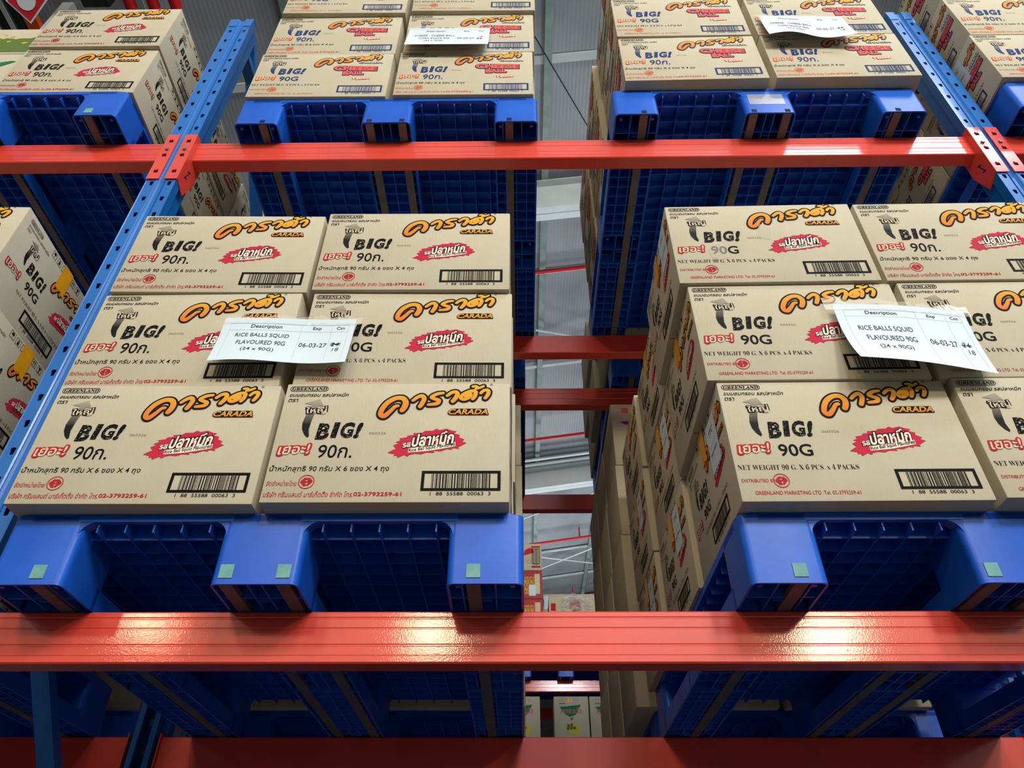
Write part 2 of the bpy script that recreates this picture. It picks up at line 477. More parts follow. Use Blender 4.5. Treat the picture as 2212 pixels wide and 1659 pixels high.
def barcode(P, x0, y0, x1, y1, mat, code, seed=3):
    t = .006
    P.rect(x0, y0, x1, y0+t, mat, 2); P.rect(x0, y1-t, x1, y1, mat, 2)
    P.rect(x0, y0+t, x0+t*1.05, y1-t, mat, 2); P.rect(x1-t*1.05, y0+t, x1, y1-t, mat, 2)
    rnd = random.Random(seed); x = x0+.021*(x1-x0)/.162
    xe = x1-.021*(x1-x0)/.162
    while x < xe:
        w = rnd.choice((.0009, .0009, .0017, .0026)); P.rect(x, y0+t, min(x+w, xe), y1-t-.001, mat, 2)
        x += w + rnd.choice((.0014, .0014, .0022, .003))
    P.text(code, x0+.02, y0-.0105, (x1-x0)-.04, .0078, mat, 2)

def brush_badge(P, x, y, w, h, mat):
    pts = [(0,.17),(.10,.28),(.14,.30),(.08,.42),(.18,.50),(.11,.53),(.2,.60),(.17,.66),(.30,.70),(.31,.76),(.42,.78),(.40,.84),(.56,.86),(.60,.92),(.74,.93),(.80,1),(.86,.95),(.98,1),(1.08,.93),(1.16,.90),(1.1,.84),(1.22,.78),(1.2,.7),(1.30,.62),(1.26,.55),(1.34,.50),(1.26,.42),(1.2,.36),(1.22,.30),(1.12,.33),(1.08,.27),(1.02,.30),(.9,.22),(.78,.24),(.80,.17),(.66,.18),(.58,.12),(.46,.14),(.38,.10),(.34,.04),(.29,.10),(.18,.0),(.16,.08),(.11,.06),(.12,.13)]
    P.poly([(x+a*w/1.34, y+b*h) for a, b in pts], mat, 2)

def slope(k):   # a baseline that climbs
    return lambda u, v, px, py: (px, py + px*k)

def parts_front(lang, kind):
    """returns {part name: mesh} of one carton front"""
    ch = kind == 'cheese'
    ink = 'navy' if ch else 'black'; red = 'orange_red' if ch else 'red'
    A = Print(); mm = .001
    A.text(serif('GREENLAND'), .0125, .2865, .078, .0085, 'black', 2, off=.008, shear=.12)
    o = rrect(.009, .0945, .2835, .2978, .007, 5); i_ = rrect(.0102, .0933, .2847, .2966, .006, 5)
    n = len(o)
    A.add([A.pt(x, y, 2) for x, y in o+i_], [(k, (k+1) % n, n+(k+1) % n, n+k) for k in range(n)], 'black')
    A.text('ขนมอบกรอบ รสปลาหมึก' if not ch else 'ขนมข้าวโพดอบกรอบ รสชีส', .010, .2685, .131, .0105, 'black', 2, off=.01, shear=.3)
    A.text('ตรา', .010, .2535, .021, .0088, 'black', 2, off=.008, shear=.2)
    arrow(A, .048, .1575, 1.0, 'arrow_navy' if ch else 'arrow_black')
    A.text('ใหญ่', .056, .2175, .045, .021, 'black', 4, grow=.10, off=.02, rot=.06)
    A.text('ใหญ่', .056, .2175, .045, .021, 'pale', 6, off=.012, rot=.06)
    for ltr, x, y, w, h, sh in (('B', .0865, .1525, .027, .0425, .10), ('I', .1185, .157, .0125, .0405, .13), ('G', .1365, .1565, .028, .041, .12), ('!', .1665, .1555, .0115, .0415, .24)):
        A.text(ltr, x, y, w, h, 'big_navy' if ch else 'big_black', 2, off=.045, shear=sh)
    A.text('เยอะ!', .015, .113, .064, .024, red, 4, grow=.115, off=.02, shear=.16, rot=.05)
    A.text('เยอะ!', .015, .113, .064, .024, 'pale', 6, off=.012, shear=.16, rot=.05)
    if lang == 'th':
        A.text('90ก.', .098, .106, .073, .033, ink, 2, off=.004, shear=.06)
        A.text('น้ำหนักสุทธิ 90 กรัม X 6 ซอง X 4 ถุง', .006, .0695, .247, .0185, 'black', 2, off=.002, shear=.06)
        A.text('จัดจำหน่ายโดย', .006, .0385, .062, .0125, red, 2, shear=.15)
        A.text('บริษัท กรีนแลนด์ มาร์เก็ตติ้ง จำกัด โทร.', .006, .0125, .181, .0135, red, 2, shear=.12)
        A.text('02-3793259-61', .188, .0145, .097, .0092, red, 2, off=.018)
    else:
        A.text('90G', .099, .107, .070, .030, ink, 2, off=.012)
        A.text(serif('NET WEIGHT 90 G. X 6 PCS. x 4 PACKS'), .006, .074, .247, .0122, 'black', 2, off=-.012)
        A.text('DISTRIBUTED BY', .008, .0445, .068, .0075, red, 2)
        A.text('GREENLAND MARKETING LTD. Tel. 02-3793259-61', .030, .0155, .210, .0085, red, 2)
    emblem(A, .088, .048, .0165, red)
    if kind != 'cheese' or lang == 'th':
        A.text('060326' if not ch else '090326', .201, .166, .036, .0058, 'faint', 2, off=-.008)
    Lg = Print()
    put_logo(Lg, 0, 0, 1, 1, 'navy_line' if ch else 'brown_black')
    if ch: put = ('navy_line', 'pale')
    else: put = ('brown_black', 'word_fill')
    wx, wy, ww, wh = (.376, .2315, .090, .0125) if ch else (.366, .2175, .088, .0145)
    Lg.text('CARADA', wx, wy, ww, wh, put[0], 4, grow=.085 if not ch else .06, off=.05, shear=.25)
    Lg.text('CARADA', wx, wy, ww, wh, put[1], 6, off=.03 if not ch else .035, shear=.25)
    Lg.text('®', .457, .2985, .0065, .0065, 'black', 2)
    B = Print()
    if ch:
        ar = lambda u, v, px, py: (px, py*(1+.12*(1-u)) + .004*(1-u))
        B.text('CHEESE', .290, .1765, .160, .029, 'navy_line', 4, grow=.075, off=.07, warp=ar)
        B.text('CHEESE', .290, .1765, .160, .029, 'coral', 6, off=.055, warp=ar)
        B.text('BALL', .328, .147, .076, .026, 'navy_line', 4, grow=.08, off=.07, rot=.02)
        B.text('BALL', .328, .147, .076, .026, 'coral', 6, off=.055, rot=.02)
        B.text('ชีสบอล', .370, .112, .058, .017, 'orange_red', 4, grow=.12, off=.06, rot=.12)
        B.text('ชีสบอล', .370, .112, .058, .017, 'white_ink', 6, off=.03, rot=.12)
    else:
        brush_badge(B, .246, .106, .165, .074, 'badge')
        k = slope(.16)
        B.text('รส', .276, .130, .017, .012, 'black', 4, grow=.08, off=.05, warp=k)
        B.text('รส', .276, .130, .017, .012, 'white_ink', 6, off=.03, warp=k)
        B.text('ปลาหมึก', .294, .132, .088, .034, 'black', 4, grow=.065, off=.05, shear=.1, warp=slope(.10))
        B.text('ปลาหมึก', .294, .132, .088, .034, 'white_ink', 6, off=.03, shear=.1, warp=slope(.10))
        B.text('Rice Ball Squid Flavoured', .290, .1175, .096, .0105, 'white_ink', 4, grow=.13, warp=k)
        B.text('Rice Ball Squid Flavoured', .290, .1175, .096, .0105, 'black', 6, off=.012, warp=k)
    C = Print()
    barcode(C, .322, .0265, .484, .0735, ink, '1  88  55588  00065  7' if ch else '1  88  55588  00063  3', 5 if ch else 3)
    return {'product_lettering': A.pmesh('product_lettering'), 'brand_lettering': Lg.pmesh('brand_lettering'),
            'flavour_badge': B.pmesh('flavour_badge'), 'barcode_panel': C.pmesh('barcode_panel')}

def parts_side(kind):
    ch = kind == 'cheese'
    ink = 'navy' if ch else 'black'; red = 'orange_red' if ch else 'red'
    A = Print()
    A.text(serif('GREENLAND'), .0285, .277, .060, .0075, 'black', 2, off=.01, shear=.12)
    o = rrect(.026, .0915, .274, .288, .006, 4); i_ = rrect(.0272, .0903, .2752, .2868, .005, 4); n = len(o)
    A.add([A.pt(x, y, 2) for x, y in o+i_], [(k, (k+1) % n, n+(k+1) % n, n+k) for k in range(n)], 'black')
    A.text('ขนมอบกรอบ รสปลาหมึก', .028, .260, .112, .0095, 'black', 2, off=.008)
    A.text('ตรา', .028, .246, .018, .008, 'black', 2)
    arrow(A, .064, .160, .86, 'arrow_navy' if ch else 'arrow_black')
    A.text('ใหญ่', .072, .209, .040, .019, 'black', 4, grow=.10, off=.02)
    A.text('ใหญ่', .072, .209, .040, .019, 'pale', 6, off=.012)
    for ltr, x, w in (('B', .098, .025), ('I', .1275, .0115), ('G', .144, .026), ('!', .1755, .010)):
        A.text(ltr, x, .154, w, .038, 'big_navy' if ch else 'big_black', 2, off=.045, shear=.1)
    A.text('เยอะ!', .027, .110, .062, .023, red, 4, grow=.115, off=.02)
    A.text('เยอะ!', .027, .110, .062, .023, 'pale', 6, off=.012)
    A.text('90G', .121, .111, .066, .027, ink, 2, off=.012)
    A.text(serif('NET WEIGHT 90 G. X 6 PCS. x 4 PACKS'), .105, .080, .236, .0105, 'black', 2, off=-.012)
    # handling pictograms along the top edge
    for k in range(6):
        x = .148 + k*.029
        for a, b, c, d in ((0,0,.022,.0012),(0,.0208,.022,.022),(0,0,.0012,.022),(.0208,0,.022,.022)):
            A.rect(x+a, .276+b, x+c, .276+d, 'black', 2)
        if k == 0:
            A.poly([(x+.004,.288),(x+.018,.288),(x+.0145,.2945),(x+.0075,.2945)], 'black', 2); A.rect(x+.0105, .279, x+.0118, .288, 'black', 2)
        elif k in (1, 2):
            A.rect(x+.007, .280, x+.015, .286, 'black', 2); A.ring(x+.011, .290, .002, .004, 'black', 2, 12)
        elif k == 4:
            for q in (.0055, .0125):
                A.rect(x+q+.001, .279, x+q+.003, .290, 'black', 2); A.poly([(x+q-.001,.289),(x+q+.005,.289),(x+q+.002,.2945)], 'black', 2)
        else:
            A.poly([(x+.005,.294),(x+.017,.294),(x+.0125,.286),(x+.0125,.281),(x+.0155,.279),(x+.0065,.279),(x+.0095,.281),(x+.0095,.286)], 'black', 2)
    Lg = Print(); put_logo(Lg, .203-.211*.80, .192-.205*.80, .80, .80, 'navy_line' if ch else 'brown_black')
    Lg.text('CARADA', .325, .196, .070, .012, 'navy_line' if ch else 'brown_black', 4, grow=.085, off=.05, shear=.25)
    Lg.text('CARADA', .325, .196, .070, .012, 'white_ink' if ch else 'word_fill', 6, off=.03, shear=.25)
    B = Print()
    if ch:
        B.text('CHEESE', .262, .152, .128, .030, 'navy_line', 4, grow=.11, off=.07)
        B.text('CHEESE', .262, .152, .128, .030, 'coral', 6, off=.055)
        B.text('BALL', .292, .121, .066, .026, 'navy_line', 4, grow=.12, off=.07)
        B.text('BALL', .292, .121, .066, .026, 'coral', 6, off=.055)
    else:
        brush_badge(B, .250, .118, .125, .064, 'badge')
        B.text('รส', .272, .140, .014, .011, 'white_ink', 4, off=.04, warp=slope(.16))
        B.text('ปลาหมึก', .288, .142, .066, .026, 'black', 4, grow=.06, off=.05, warp=slope(.1))
        B.text('ปลาหมึก', .288, .142, .066, .026, 'white_ink', 6, off=.03, warp=slope(.1))
        B.text('Rice Ball Squid Flavoured', .284, .129, .075, .009, 'black', 6, warp=slope(.16))
    C = Print()
    barcode(C, .163, .029, .325, .071, ink, '1  88  55588  00065  7' if ch else '1  88  55588  00063  3', 5 if ch else 3)
    return {'product_lettering': A.pmesh('product_lettering'), 'brand_lettering': Lg.pmesh('brand_lettering'),
            'flavour_badge': B.pmesh('flavour_badge'), 'barcode_panel': C.pmesh('barcode_panel')}

# ------------------------------------------------------------------ setting
def roofz(x): return 7.5 + .15*(x-.4)
def build_setting():
    b = MB(); b.box(-14, 16, -14, 46, -.2, 0, 'concrete'); struct(b.obj('floor'))
    b = MB(); vs = []
    for x in (-14, 16):
        for y in (2.2, 46):
            vs.append((x, y, ZC+roofz(x)))
    vs += [(v[0], v[1], v[2]+.12) for v in vs]
    b.add(vs, [(0,2,3,1),(4,5,7,6),(0,4,6,2),(1,3,7,5),(0,1,5,4),(2,6,7,3)], 'roof')
    struct(b.obj('ceiling'))
    b = MB(); b.box(-14, 16, 45.7, 46, 0, 11.5, 'wall'); struct(b.obj('wall_back'))
    # purlins run away from the camera, rafters cross them
    pl = {0: 'galvanised roof purlin above the gap between the pallets', 1: 'galvanised roof purlin slanting at the lower right of the gap'}
    for k, x in enumerate((.30, 1.54)):
        m = MB(); z = ZC+roofz(x)
        m.prism([(x-.035, z-.12), (x+.045, z-.12), (x+.045, z-.105), (x-.012, z-.105), (x-.012, z-.012), (x+.045, z-.012), (x+.045, z), (x-.035, z)],
                'y', 2.3, 40, 'galv')
        tag(m.obj('roof_purlin'), pl[k], 'purlin', 'roof purlins')
    for k, x in enumerate((-3.42, -2.18, -.94, 2.78)):
        m = MB(); z = ZC+roofz(x)
        m.prism([(x-.035, z-.12), (x+.045, z-.12), (x+.045, z-.105), (x-.012, z-.105), (x-.012, z-.012), (x+.045, z-.012), (x+.045, z), (x-.035, z)],
                'y', 2.3, 40, 'galv')
        tag(m.obj('roof_purlin'), ['galvanised roof purlin at far left above the left stacks', 'galvanised roof purlin left of the left upright top',
             'galvanised roof purlin hidden behind the upper left stack', 'galvanised roof purlin above the upper right stack'][k], 'purlin', 'roof purlins')
    for k, (y, d) in enumerate(((5.32, .62), (11.55, .58), (17.9, .6))):
        m = MB(); xa, xb = -9, 9
        za, zb = ZC+roofz(xa)-.02, ZC+roofz(xb)-.02
        def q(y0, y1, t, bt):   # slab following the roof slope
            m.add([(xa,y0,za-bt),(xb,y0,zb-bt),(xb,y1,zb-bt),(xa,y1,za-bt),(xa,y0,za-t),(xb,y0,zb-t),(xb,y1,zb-t),(xa,y1,za-t)],
                  [(0,3,2,1),(4,5,6,7),(0,1,5,4),(1,2,6,5),(2,3,7,6),(3,0,4,7)], 'white_steel')
        q(y, y+.012, .11, d); q(y-.09, y+.10, d-.012, d); q(y-.09, y+.10, .10, .112)
        tag(m.obj('roof_rafter'), ['white steel roof rafter crossing the gap above the upper beam', 'white steel roof rafter seen just above the small rear beam', 'white steel roof rafter farthest down the hall'][k], 'rafter', 'roof rafters')
    for k, (y, dz) in enumerate(((6.55, .28), (10.3, .34), (14.25, .30), (17.1, .42))):
        m = MB(); r = (.026, .024, .024, .028)[k]
        zz = lambda x: ZC+roofz(x)-dz
        m.tube([(-8, y, zz(-8)), (8, y-.02, zz(8))], r, 'pipe_red')
        o = m.obj('sprinkler_pipe', smooth=True)
        tag(o, ['red sprinkler pipe above the middle red beam in the gap', 'red sprinkler pipe between the two rear beams', 'red sprinkler pipe with dropper left of the slanting purlin', 'farthest red sprinkler pipe just above the wrapped cartons'][k], 'pipe', 'red sprinkler pipes')
        for x in ((1.25,) if k in (2, 3) else (-4.5, 5.2)):
            h = MB(); h.tube([(x, y, zz(x)), (x, y, zz(x)+.25)], .014, 'pipe_red'); h.obj('pipe_hanger', o)
    # light conduits and tie rods under the roof
    for k, (y, dz, n) in enumerate(((6.75, .05, 1), (8.7, .06, 1), (11.1, .22, 3), (13.1, .06, 1), (15.2, .05, 1), (16.6, .05, 1))):
        m = MB()
        for j in range(n):
            yy = y + j*.16
            m.obb((-8, yy, ZC+roofz(-8)-dz), (8, yy, ZC+roofz(8)-dz), .06, .03, 'white_steel')
        tag(m.obj('roof_tie_bar'), ['pale roof tie bar under the first red sprinkler pipe', 'pale roof tie bar low in the gap above the middle red beam', 'triple bright conduit run above the small rear beam', 'pale roof tie bar just under the small rear beam', 'pale roof tie bar between the lowest purlins', 'pale roof tie bar nearest the wrapped cartons'][k], 'tie bar', 'roof tie bars')
    for k, (a, b_) in enumerate((((.22, 7.7, 7.25), (1.6, 8.3, 7.50)), ((.0, 12.4, 7.2), (1.7, 13.2, 7.45)), ((.0, 14.8, 7.2), (1.9, 15.9, 7.5)))):
        m = MB(); m.tube([(a[0], a[1], a[2]+ZC), (b_[0], b_[1], b_[2]+ZC)], .016, 'white_steel', 6)
        m.tube([(a[0], b_[1], a[2]+ZC), (b_[0], a[1], b_[2]+ZC)], .016, 'white_steel', 6)
        tag(m.obj('roof_brace'), ['crossed roof bracing rods above the middle red beam', 'crossed roof bracing rods under the smallest rear beam', 'crossed roof bracing rods left of the slanting purlin'][k], 'brace', 'roof bracing rods')
    m = MB(); m.tube([(.13, 3.0, 6.3+ZC), (.75, 4.06, 6.35+ZC)], .006, 'dark', 6)
    tag(m.obj('cable'), 'thin dark cable slanting across the top of the gap', 'cable')
    m = MB(); za, zb = ZC+roofz(-5), ZC+roofz(5)
    m.obb((-5, 3.86, za-.012), (5, 3.78, zb-.012), .09, .02, 'white_steel')
    tag(m.obj('roof_joint_strip'), 'pale roof joint strip beside the dark cable', 'strip')
build_setting()

# ------------------------------------------------------------------ racking
L1, L2 = ZC+.586, ZC+2.287     # tops of the two beam levels
YF, YR = 1.45, 2.455            # front faces of the front and rear beams
BH = .105
XL0, XL1, XR0, XR1 = -1.225, -1.13, 1.555, 1.648
PITCHH = .081

def post_mesh(name, h, phase):
    """perforated upright post; local x 0..0.095, y 0 = front face, z 0..h"""
    b = MB(); w = .095
    n = int(h/PITCHH)
    for sx0, sx1, lean in ((0, .036, 1), (w-.036, w, -1)):
        cx = (sx0+sx1)/2
        z = phase - PITCHH
        while z < h:
            z0, z1 = max(z, 0), min(z+PITCHH, h)
            zc = z+PITCHH/2
            if z1 - z0 > PITCHH*.98:
                o = [(sx0,z0),(cx,z0),(sx1,z0),(sx1,z1),(cx,z1),(sx0,z1)]
                hx, hz = .0068, .011
                i_ = [(cx-hx*.55+.001*lean,zc-hz),(cx+.001,zc-hz),(cx+hx*.75,zc-hz*.85),(cx+hx,zc+hz*.8),(cx,zc+hz),(cx-hx,zc+hz*.75)]
                vs = [(p[0], 0, p[1]) for p in o+i_]
                b.add(vs, [(k, (k+1) % 6, 6+(k+1) % 6, 6+k) for k in range(6)], 'blue_paint')
            elif z1 > z0:
                b.add([(sx0,0,z0),(sx1,0,z0),(sx1,0,z1),(sx0,0,z1)], [(0,1,2,3)], 'blue_paint')
            z += PITCHH
    prof = [(.036, 0), (.041, .009), (.054, .009), (.059, 0)]
    def strip(pts):
        for (xa, ya), (xc, yc) in zip(pts, pts[1:]):
            b.add([(xa,ya,0),(xc,yc,0),(xc,yc,h),(xa,ya,h)], [(0,1,2,3)], 'blue_paint')
    strip(prof)
    strip([(w, 0), (w, .032), (w-.013, .042), (w-.013, .088), (w-.03, .088)])
    strip([(0, 0), (0, .032), (.013, .042), (.013, .088), (.03, .088)])
    me = b.mesh(name, fixn=False)
    bm = bmesh.new(); bm.from_mesh(me); bmesh.ops.remove_doubles(bm, verts=bm.verts, dist=1e-5)
    bmesh.ops.recalc_face_normals(bm, faces=bm.faces)
    bmesh.ops.solidify(bm, geom=bm.faces[:], thickness=.0022)
    bm.to_mesh(me); bm.free(); me.update()
    return me
POST = post_mesh('post', ZC+3.18, (L2+.02) % PITCHH)

def upright(x, y, label, group='blue rack uprights', h=ZC+3.18, loc_rear=1.10):
    r = empty('rack_upright', (x, y, 0))
    link('front_post', POST, r, (0, 0, 0))
    link('rear_post', POST, r, (.095, loc_rear, 0), (0, 0, pi))
    d0, d1 = .09, loc_rear-.09
    for k in range(4):
        z0 = .35 + k*1.15
        b = MB()
        if k % 2 == 0: b.obb((.0475, d0, z0), (.0475, d1, z0+.95), .03, .045, 'blue_paint', (1,0,0))
        else: b.obb((.0475, d1, z0), (.0475, d0, z0+.95), .03, .045, 'blue_paint', (1,0,0))
        b.obj('diagonal_brace', r)
    for z0 in (.3, 1.42, 4.62):
        b = MB(); b.obb((.0475, d0, z0), (.0475, d1, z0), .03, .045, 'blue_paint', (1,0,0)); b.obj('horizontal_brace', r)
    for yy in (.04, loc_rear-.04):
        b = MB(); b.box(-.02, .115, yy-.06, yy+.06, 0, .006, 'blue_paint'); b.obj('foot_plate', r)
    return tag(r, label, 'rack upright', group)
UY = 1.438
upright(XL0, UY, 'tall perforated blue rack upright on the left with red beam brackets')
upright(XR0-.002, UY, 'perforated blue rack upright at the upper right with red beam brackets')
upright(XL0-2.78, UY, 'perforated blue rack upright far left, outside the stacks')
upright(XR0+2.78, UY, 'perforated blue rack upright far right, outside the stacks')

def beam_mesh(name, x0, x1):
    """box beam with shallow grooves rolled into its front; local y 0 = front face, z 0 = top"""
    h = BH; d = .05; g = .0011
    f = [(0, 0), (0, -.0115), (g, -.0135), (g, -.0150), (0, -.017), (0, -.0335), (g, -.0350), (g, -.0365), (0, -.038),
         (0, -.0665), (g, -.0685), (g, -.0705), (0, -.0725), (0, -.0885), (g*.6, -.0895), (g*.6, -.0905), (0, -.0915), (0, -h+.003), (.003, -h)]
    prof = [(.003, .0)] + [(y, z-.003 if i == 0 else z) for i, (y, z) in enumerate(f)] + [(d-.003, -h), (d, -h+.003), (d, -.003), (d-.003, 0)]
    b = MB(); b.prism(prof, 'x', x0, x1, 'red_paint')
    return b.mesh(name, smooth=False)

def connector(parent, side, x):
    """bent end plate: front leg hooked on the upright, side leg welded to the beam. side=+1 when the beam runs to the right"""
    b = MB(); zt, zb = .012, -.245; w = .042; t = .004
    xi = x; xo = x - side*w
    yfr = -.0275
    x0, x1 = min(xi, xo), max(xi, xo)
    # front leg with three keyholes
    zs = [zt] ; holes = (-.025, -.108, -.200)
    cuts = [(zt, None)]
    cx = (x0+x1)/2
    prev = zt
    edges = [zt, -.066, -.154, zb]
    for k, hc in enumerate(holes):
        za, zb_ = edges[k], edges[k+1]
        o = [(x0,zb_),(cx,zb_),(x1,zb_),(x1,za),(cx,za),(x0,za)]
        hx, hz = .0075, .012
        i_ = [(cx-hx,hc-hz),(cx,hc-hz),(cx+hx,hc-hz),(cx+hx*.9,hc+hz*.35),(cx,hc+hz*.75),(cx-hx*.9,hc+hz*.35)]
        vs = [(p[0], yy, p[1]) for yy in (yfr, yfr+t) for p in o+i_]
        fs = []
        for q in range(6):
            r_ = (q+1) % 6
            fs += [(q, r_, 6+r_, 6+q), (12+r_, 12+q, 18+q, 18+r_), (6+q, 6+r_, 18+r_, 18+q), (r_, q, 12+q, 12+r_)]
        b.add(vs, fs, 'red_paint')
        b.tube([(cx, yfr-.004, hc+.004), (cx, yfr+.003, hc+.004)], .0062, 'red_paint', 10)
    # side leg with slanting lower end
    s0, s1 = (xi-t, xi) if side > 0 else (xi, xi+t)
    b.prism([(yfr+.0005, zt-.0005), (.062, zt-.004), (.062, -.165), (.03, -.262), (yfr+.012, zb), (yfr+.0005, zb+.004)], 'x', s0+.0006*side, s1+.0006*side, 'red_paint')
    c = b.obj('end_connector', parent)
    p = MB(); p.tube([(cx, yfr-.006, -.078), (cx, yfr+.002, -.078)], .0068, 'steel', 12); p.obj('safety_pin', c)
    n = MB()   # stamped slot on the side leg, its shade painted as flat dark shapes
    sx = xi+.0004 if side > 0 else xi-.0004
    sx += .0007*side
    n.add([(sx, .017, -.150), (sx, .022, -.147), (sx, .006, -.197), (sx, .001, -.200)], [(0,1,2,3)], 'slot_shade')
    n.add([(sx, .005, -.158), (sx, .022, -.147), (sx, .021, -.154), (sx, .005, -.164)], [(0,1,2,3)], 'slot_shade')
    n.add([(sx, .001, -.194), (sx, .017, -.186), (sx, .017, -.192), (sx, .001, -.200)], [(0,1,2,3)], 'slot_shade')
    n.obj('stamped_slot', c)

def beam(x0, x1, y, z, label, back=False, conn=True, group='red rack beams'):
    r = empty('rack_beam', ((x0+x1)/2, y, z), pi if back else 0)
    hw = (x1-x0)/2
    link('box_section', beam_mesh('box_section', -hw, hw), r)
    if conn: connector(r, 1, -hw); connector(r, -1, hw)
    return tag(r, label, 'rack beam', group)
XLm, XRm = XL1+.004, XR0-.004
beam(XLm, XRm, YF+.01, L1, 'big glossy red rack beam across the lower part, under the front pallets')
beam(XLm, XRm, YF+.01, L2, 'long red rack beam across the upper part, carrying the two upper middle pallets')
beam(XLm-2.78, XL0-.004, YF+.01, L2, 'red rack beam at the upper left, ending at the left upright bracket')
beam(XR1+.004, XRm+2.78, YF+.01, L2, 'red rack beam at the upper right edge, beyond the right upright')
beam(XLm-2.78, XL0-.004, YF+.01, L1, 'red rack beam of the lower left bay, outside the picture edge')
beam(XR1+.004, XRm+2.78, YF+.01, L1, 'red rack beam of the lower right bay, outside the picture edge')
RY = 2.515
beam(XLm, XRm, RY, L1, 'dark red rear rack beam along the bottom edge, right of the blue post', True)
beam(XLm-2.78, XL0-.004, RY, L1, 'dark red rear rack beam in the bottom left corner, behind the blue brace', True)
beam(XR1+.004, XRm+2.78, RY, L1, 'dark red rear rack beam at the bottom right corner', True)
beam(XLm, XRm, RY, L2, 'dark red rear beam in the gap beside the top of the middle stacks', True)
beam(XLm-2.78, XL0-.004, RY, L2, 'dark red rear beam under the upper left pallet, in shadow', True)
beam(XR1+.004, XRm+2.78, RY, L2, 'dark red rear beam under the upper right edge pallet, in shadow', True)
# the rack behind, back to back
upright(XL0, 2.84, 'blue upright of the rear rack behind the left upright')
upright(XR0, 2.84, 'blue upright of the rear rack behind the right upright')
beam(XLm, XRm, 2.85, L2, 'second dark red beam down the gap, front beam of the rear rack')
beam(XLm, XRm, 3.93, L2, 'third and smallest dark red beam down the gap, above the far roof', True)
beam(XLm, XRm, 2.85, L1, 'front beam of the rear rack at the lower level, hidden behind the bottom beam')
beam(XLm, XRm, 3.93, L1, 'back beam of the rear rack at the lower level, hidden behind the bottom beam', True)

# ------------------------------------------------------------------ pallets
PW, PD, PH = 1.045, 1.2, .152
def pallet_proto():
    r = empty('plastic_pallet', (0, 0, 0))
    hw = PW/2; t = .005; H0 = .118
    legs_x = ((-hw, -hw+.150), (-.0855, .0855), (hw-.150, hw))
    legs_y = ((0, .152), (.524, .676), (1.048, 1.2))
    # deck: rim, lip with rounded fork openings, rib grid
    b = MB()
    o = rrect(-hw, hw, 0, PD, .04, 6); i_ = rrect(-hw+.012, hw-.012, .012, PD-.012, .034, 6)
    b.shell(o, i_, H0+.016, PH, 'blue_plastic')
    b.box(-hw+.010, hw-.010, .010, PD-.010, PH-.0035, PH-.0015, 'blue_plastic')  # closing sheet added to darken the cells under the cartons
    x = -hw+.06
    while x < hw-.02:
        b.box(x-.0016, x+.0016, .008, PD-.008, H0-.004, PH-.001, 'blue_plastic'); x += .0577
    y = .045
    while y < PD-.02:
        b.box(-hw+.008, hw-.008, y-.0016, y+.0016, H0-.0032, PH-.0016, 'blue_plastic'); y += .0555
    # solid strips of the deck over the legs
    for xa, xb in legs_x: b.box(xa+.012, xb-.012, .03, PD-.03, PH-.008, PH-.002, 'blue_plastic')
    for k in range(6):
        xx = (-.40, -.27, -.14, .14, .27, .40)[k]
        b.box(xx-.018, xx+.018, .10, .104, H0-.004, PH-.002, 'blue_plastic')
        b.box(xx-.018, xx+.018, .15, .154, H0-.004, PH-.002, 'blue_plastic')
    # rounded corners where the fork openings meet the rim
    for yf, yg in ((.0015, .026), (PD-.026, PD-.0015)):
        for (xa, xb) in ((legs_x[0][1], legs_x[1][0]), (legs_x[1][1], legs_x[2][0])):
            for sx, xc in ((1, xa-.012), (-1, xb+.012)):
                rr = .034; zt = H0+.017
                pts = [(xc, zt)]
                for q in range(8):
                    a = pi/2*q/7; pts.append((xc+sx*(.004+rr-rr*cos(a)), zt-rr+rr*sin(a)))
                b.prism(pts, 'y', yf, yg, 'blue_plastic')
    b.obj('deck', r, smooth=True)
    for ix, (xa, xb) in enumerate(legs_x):
        for iy, (ya, yb) in enumerate(legs_y):
            g = MB(); rr = .036
            rr = .016
            oo = rrect(xa, xb, ya, yb, rr, 6); ii = rrect(xa+t, xb-t, ya+t, yb-t, rr-t, 6)
            g.shell(oo, ii, 0, H0+.03, 'blue_plastic')
            ym = (ya+yb)/2; xm = (xa+xb)/2
            g.box(xa+t, xb-t, ym-.0018, ym+.0018, .0032, H0-.001, 'blue_plastic')
            for xr in ((xm-.02, xm+.045) if ix == 0 else (xm-.045, xm+.02) if ix == 2 else (xm-.014, xm+.014)):
                g.box(xr-.0018, xr+.0018, ya+t, yb-t, .002, H0, 'blue_plastic')
            g.box(xm-.012, xm+.012, ym+.012, ym+.015, .002, H0, 'blue_plastic')
            for sx in (-1, 1):   # screw bosses in the corners
                g.tube([(xm+sx*((xb-xa)/2-.022), ya+.024, .004), (xm+sx*((xb-xa)/2-.022), ya+.024, H0)], .0055, 'blue_plastic', 8)
            g.obj('leg', r, smooth=True)
        for ya, yb in ((.152, .524), (.676, 1.048)):
            g = MB(); hs = .045
            g.box(xa, xa+t, ya-.03, yb+.03, 0, hs, 'blue_plastic'); g.box(xb-t, xb, ya-.03, yb+.03, 0, hs, 'blue_plastic')
            g.box(xa+t, xb-t, ya-.02, yb+.02, hs-.004, hs, 'blue_plastic')
            nx = 4
            for k in range(1, nx):
                xx = xa+(xb-xa)*k/nx; g.box(xx-.0015, xx+.0015, ya, yb, .002, hs-.004, 'blue_plastic')
            yy = ya+.02
            while yy < yb:
                g.box(xa+t, xb-t, yy-.0015, yy+.0015, .0030, hs-.0046, 'blue_plastic'); yy += .042
            g.obj('skid', r)
    for xc in (-hw+.098, -.056, .056, hw-.098):
        g = MB(); g.box(xc-.0135, xc+.0135, .006, PD-.006, .0008, .012, 'bar')
        g.obj('reinforcing_bar', r)
    return r
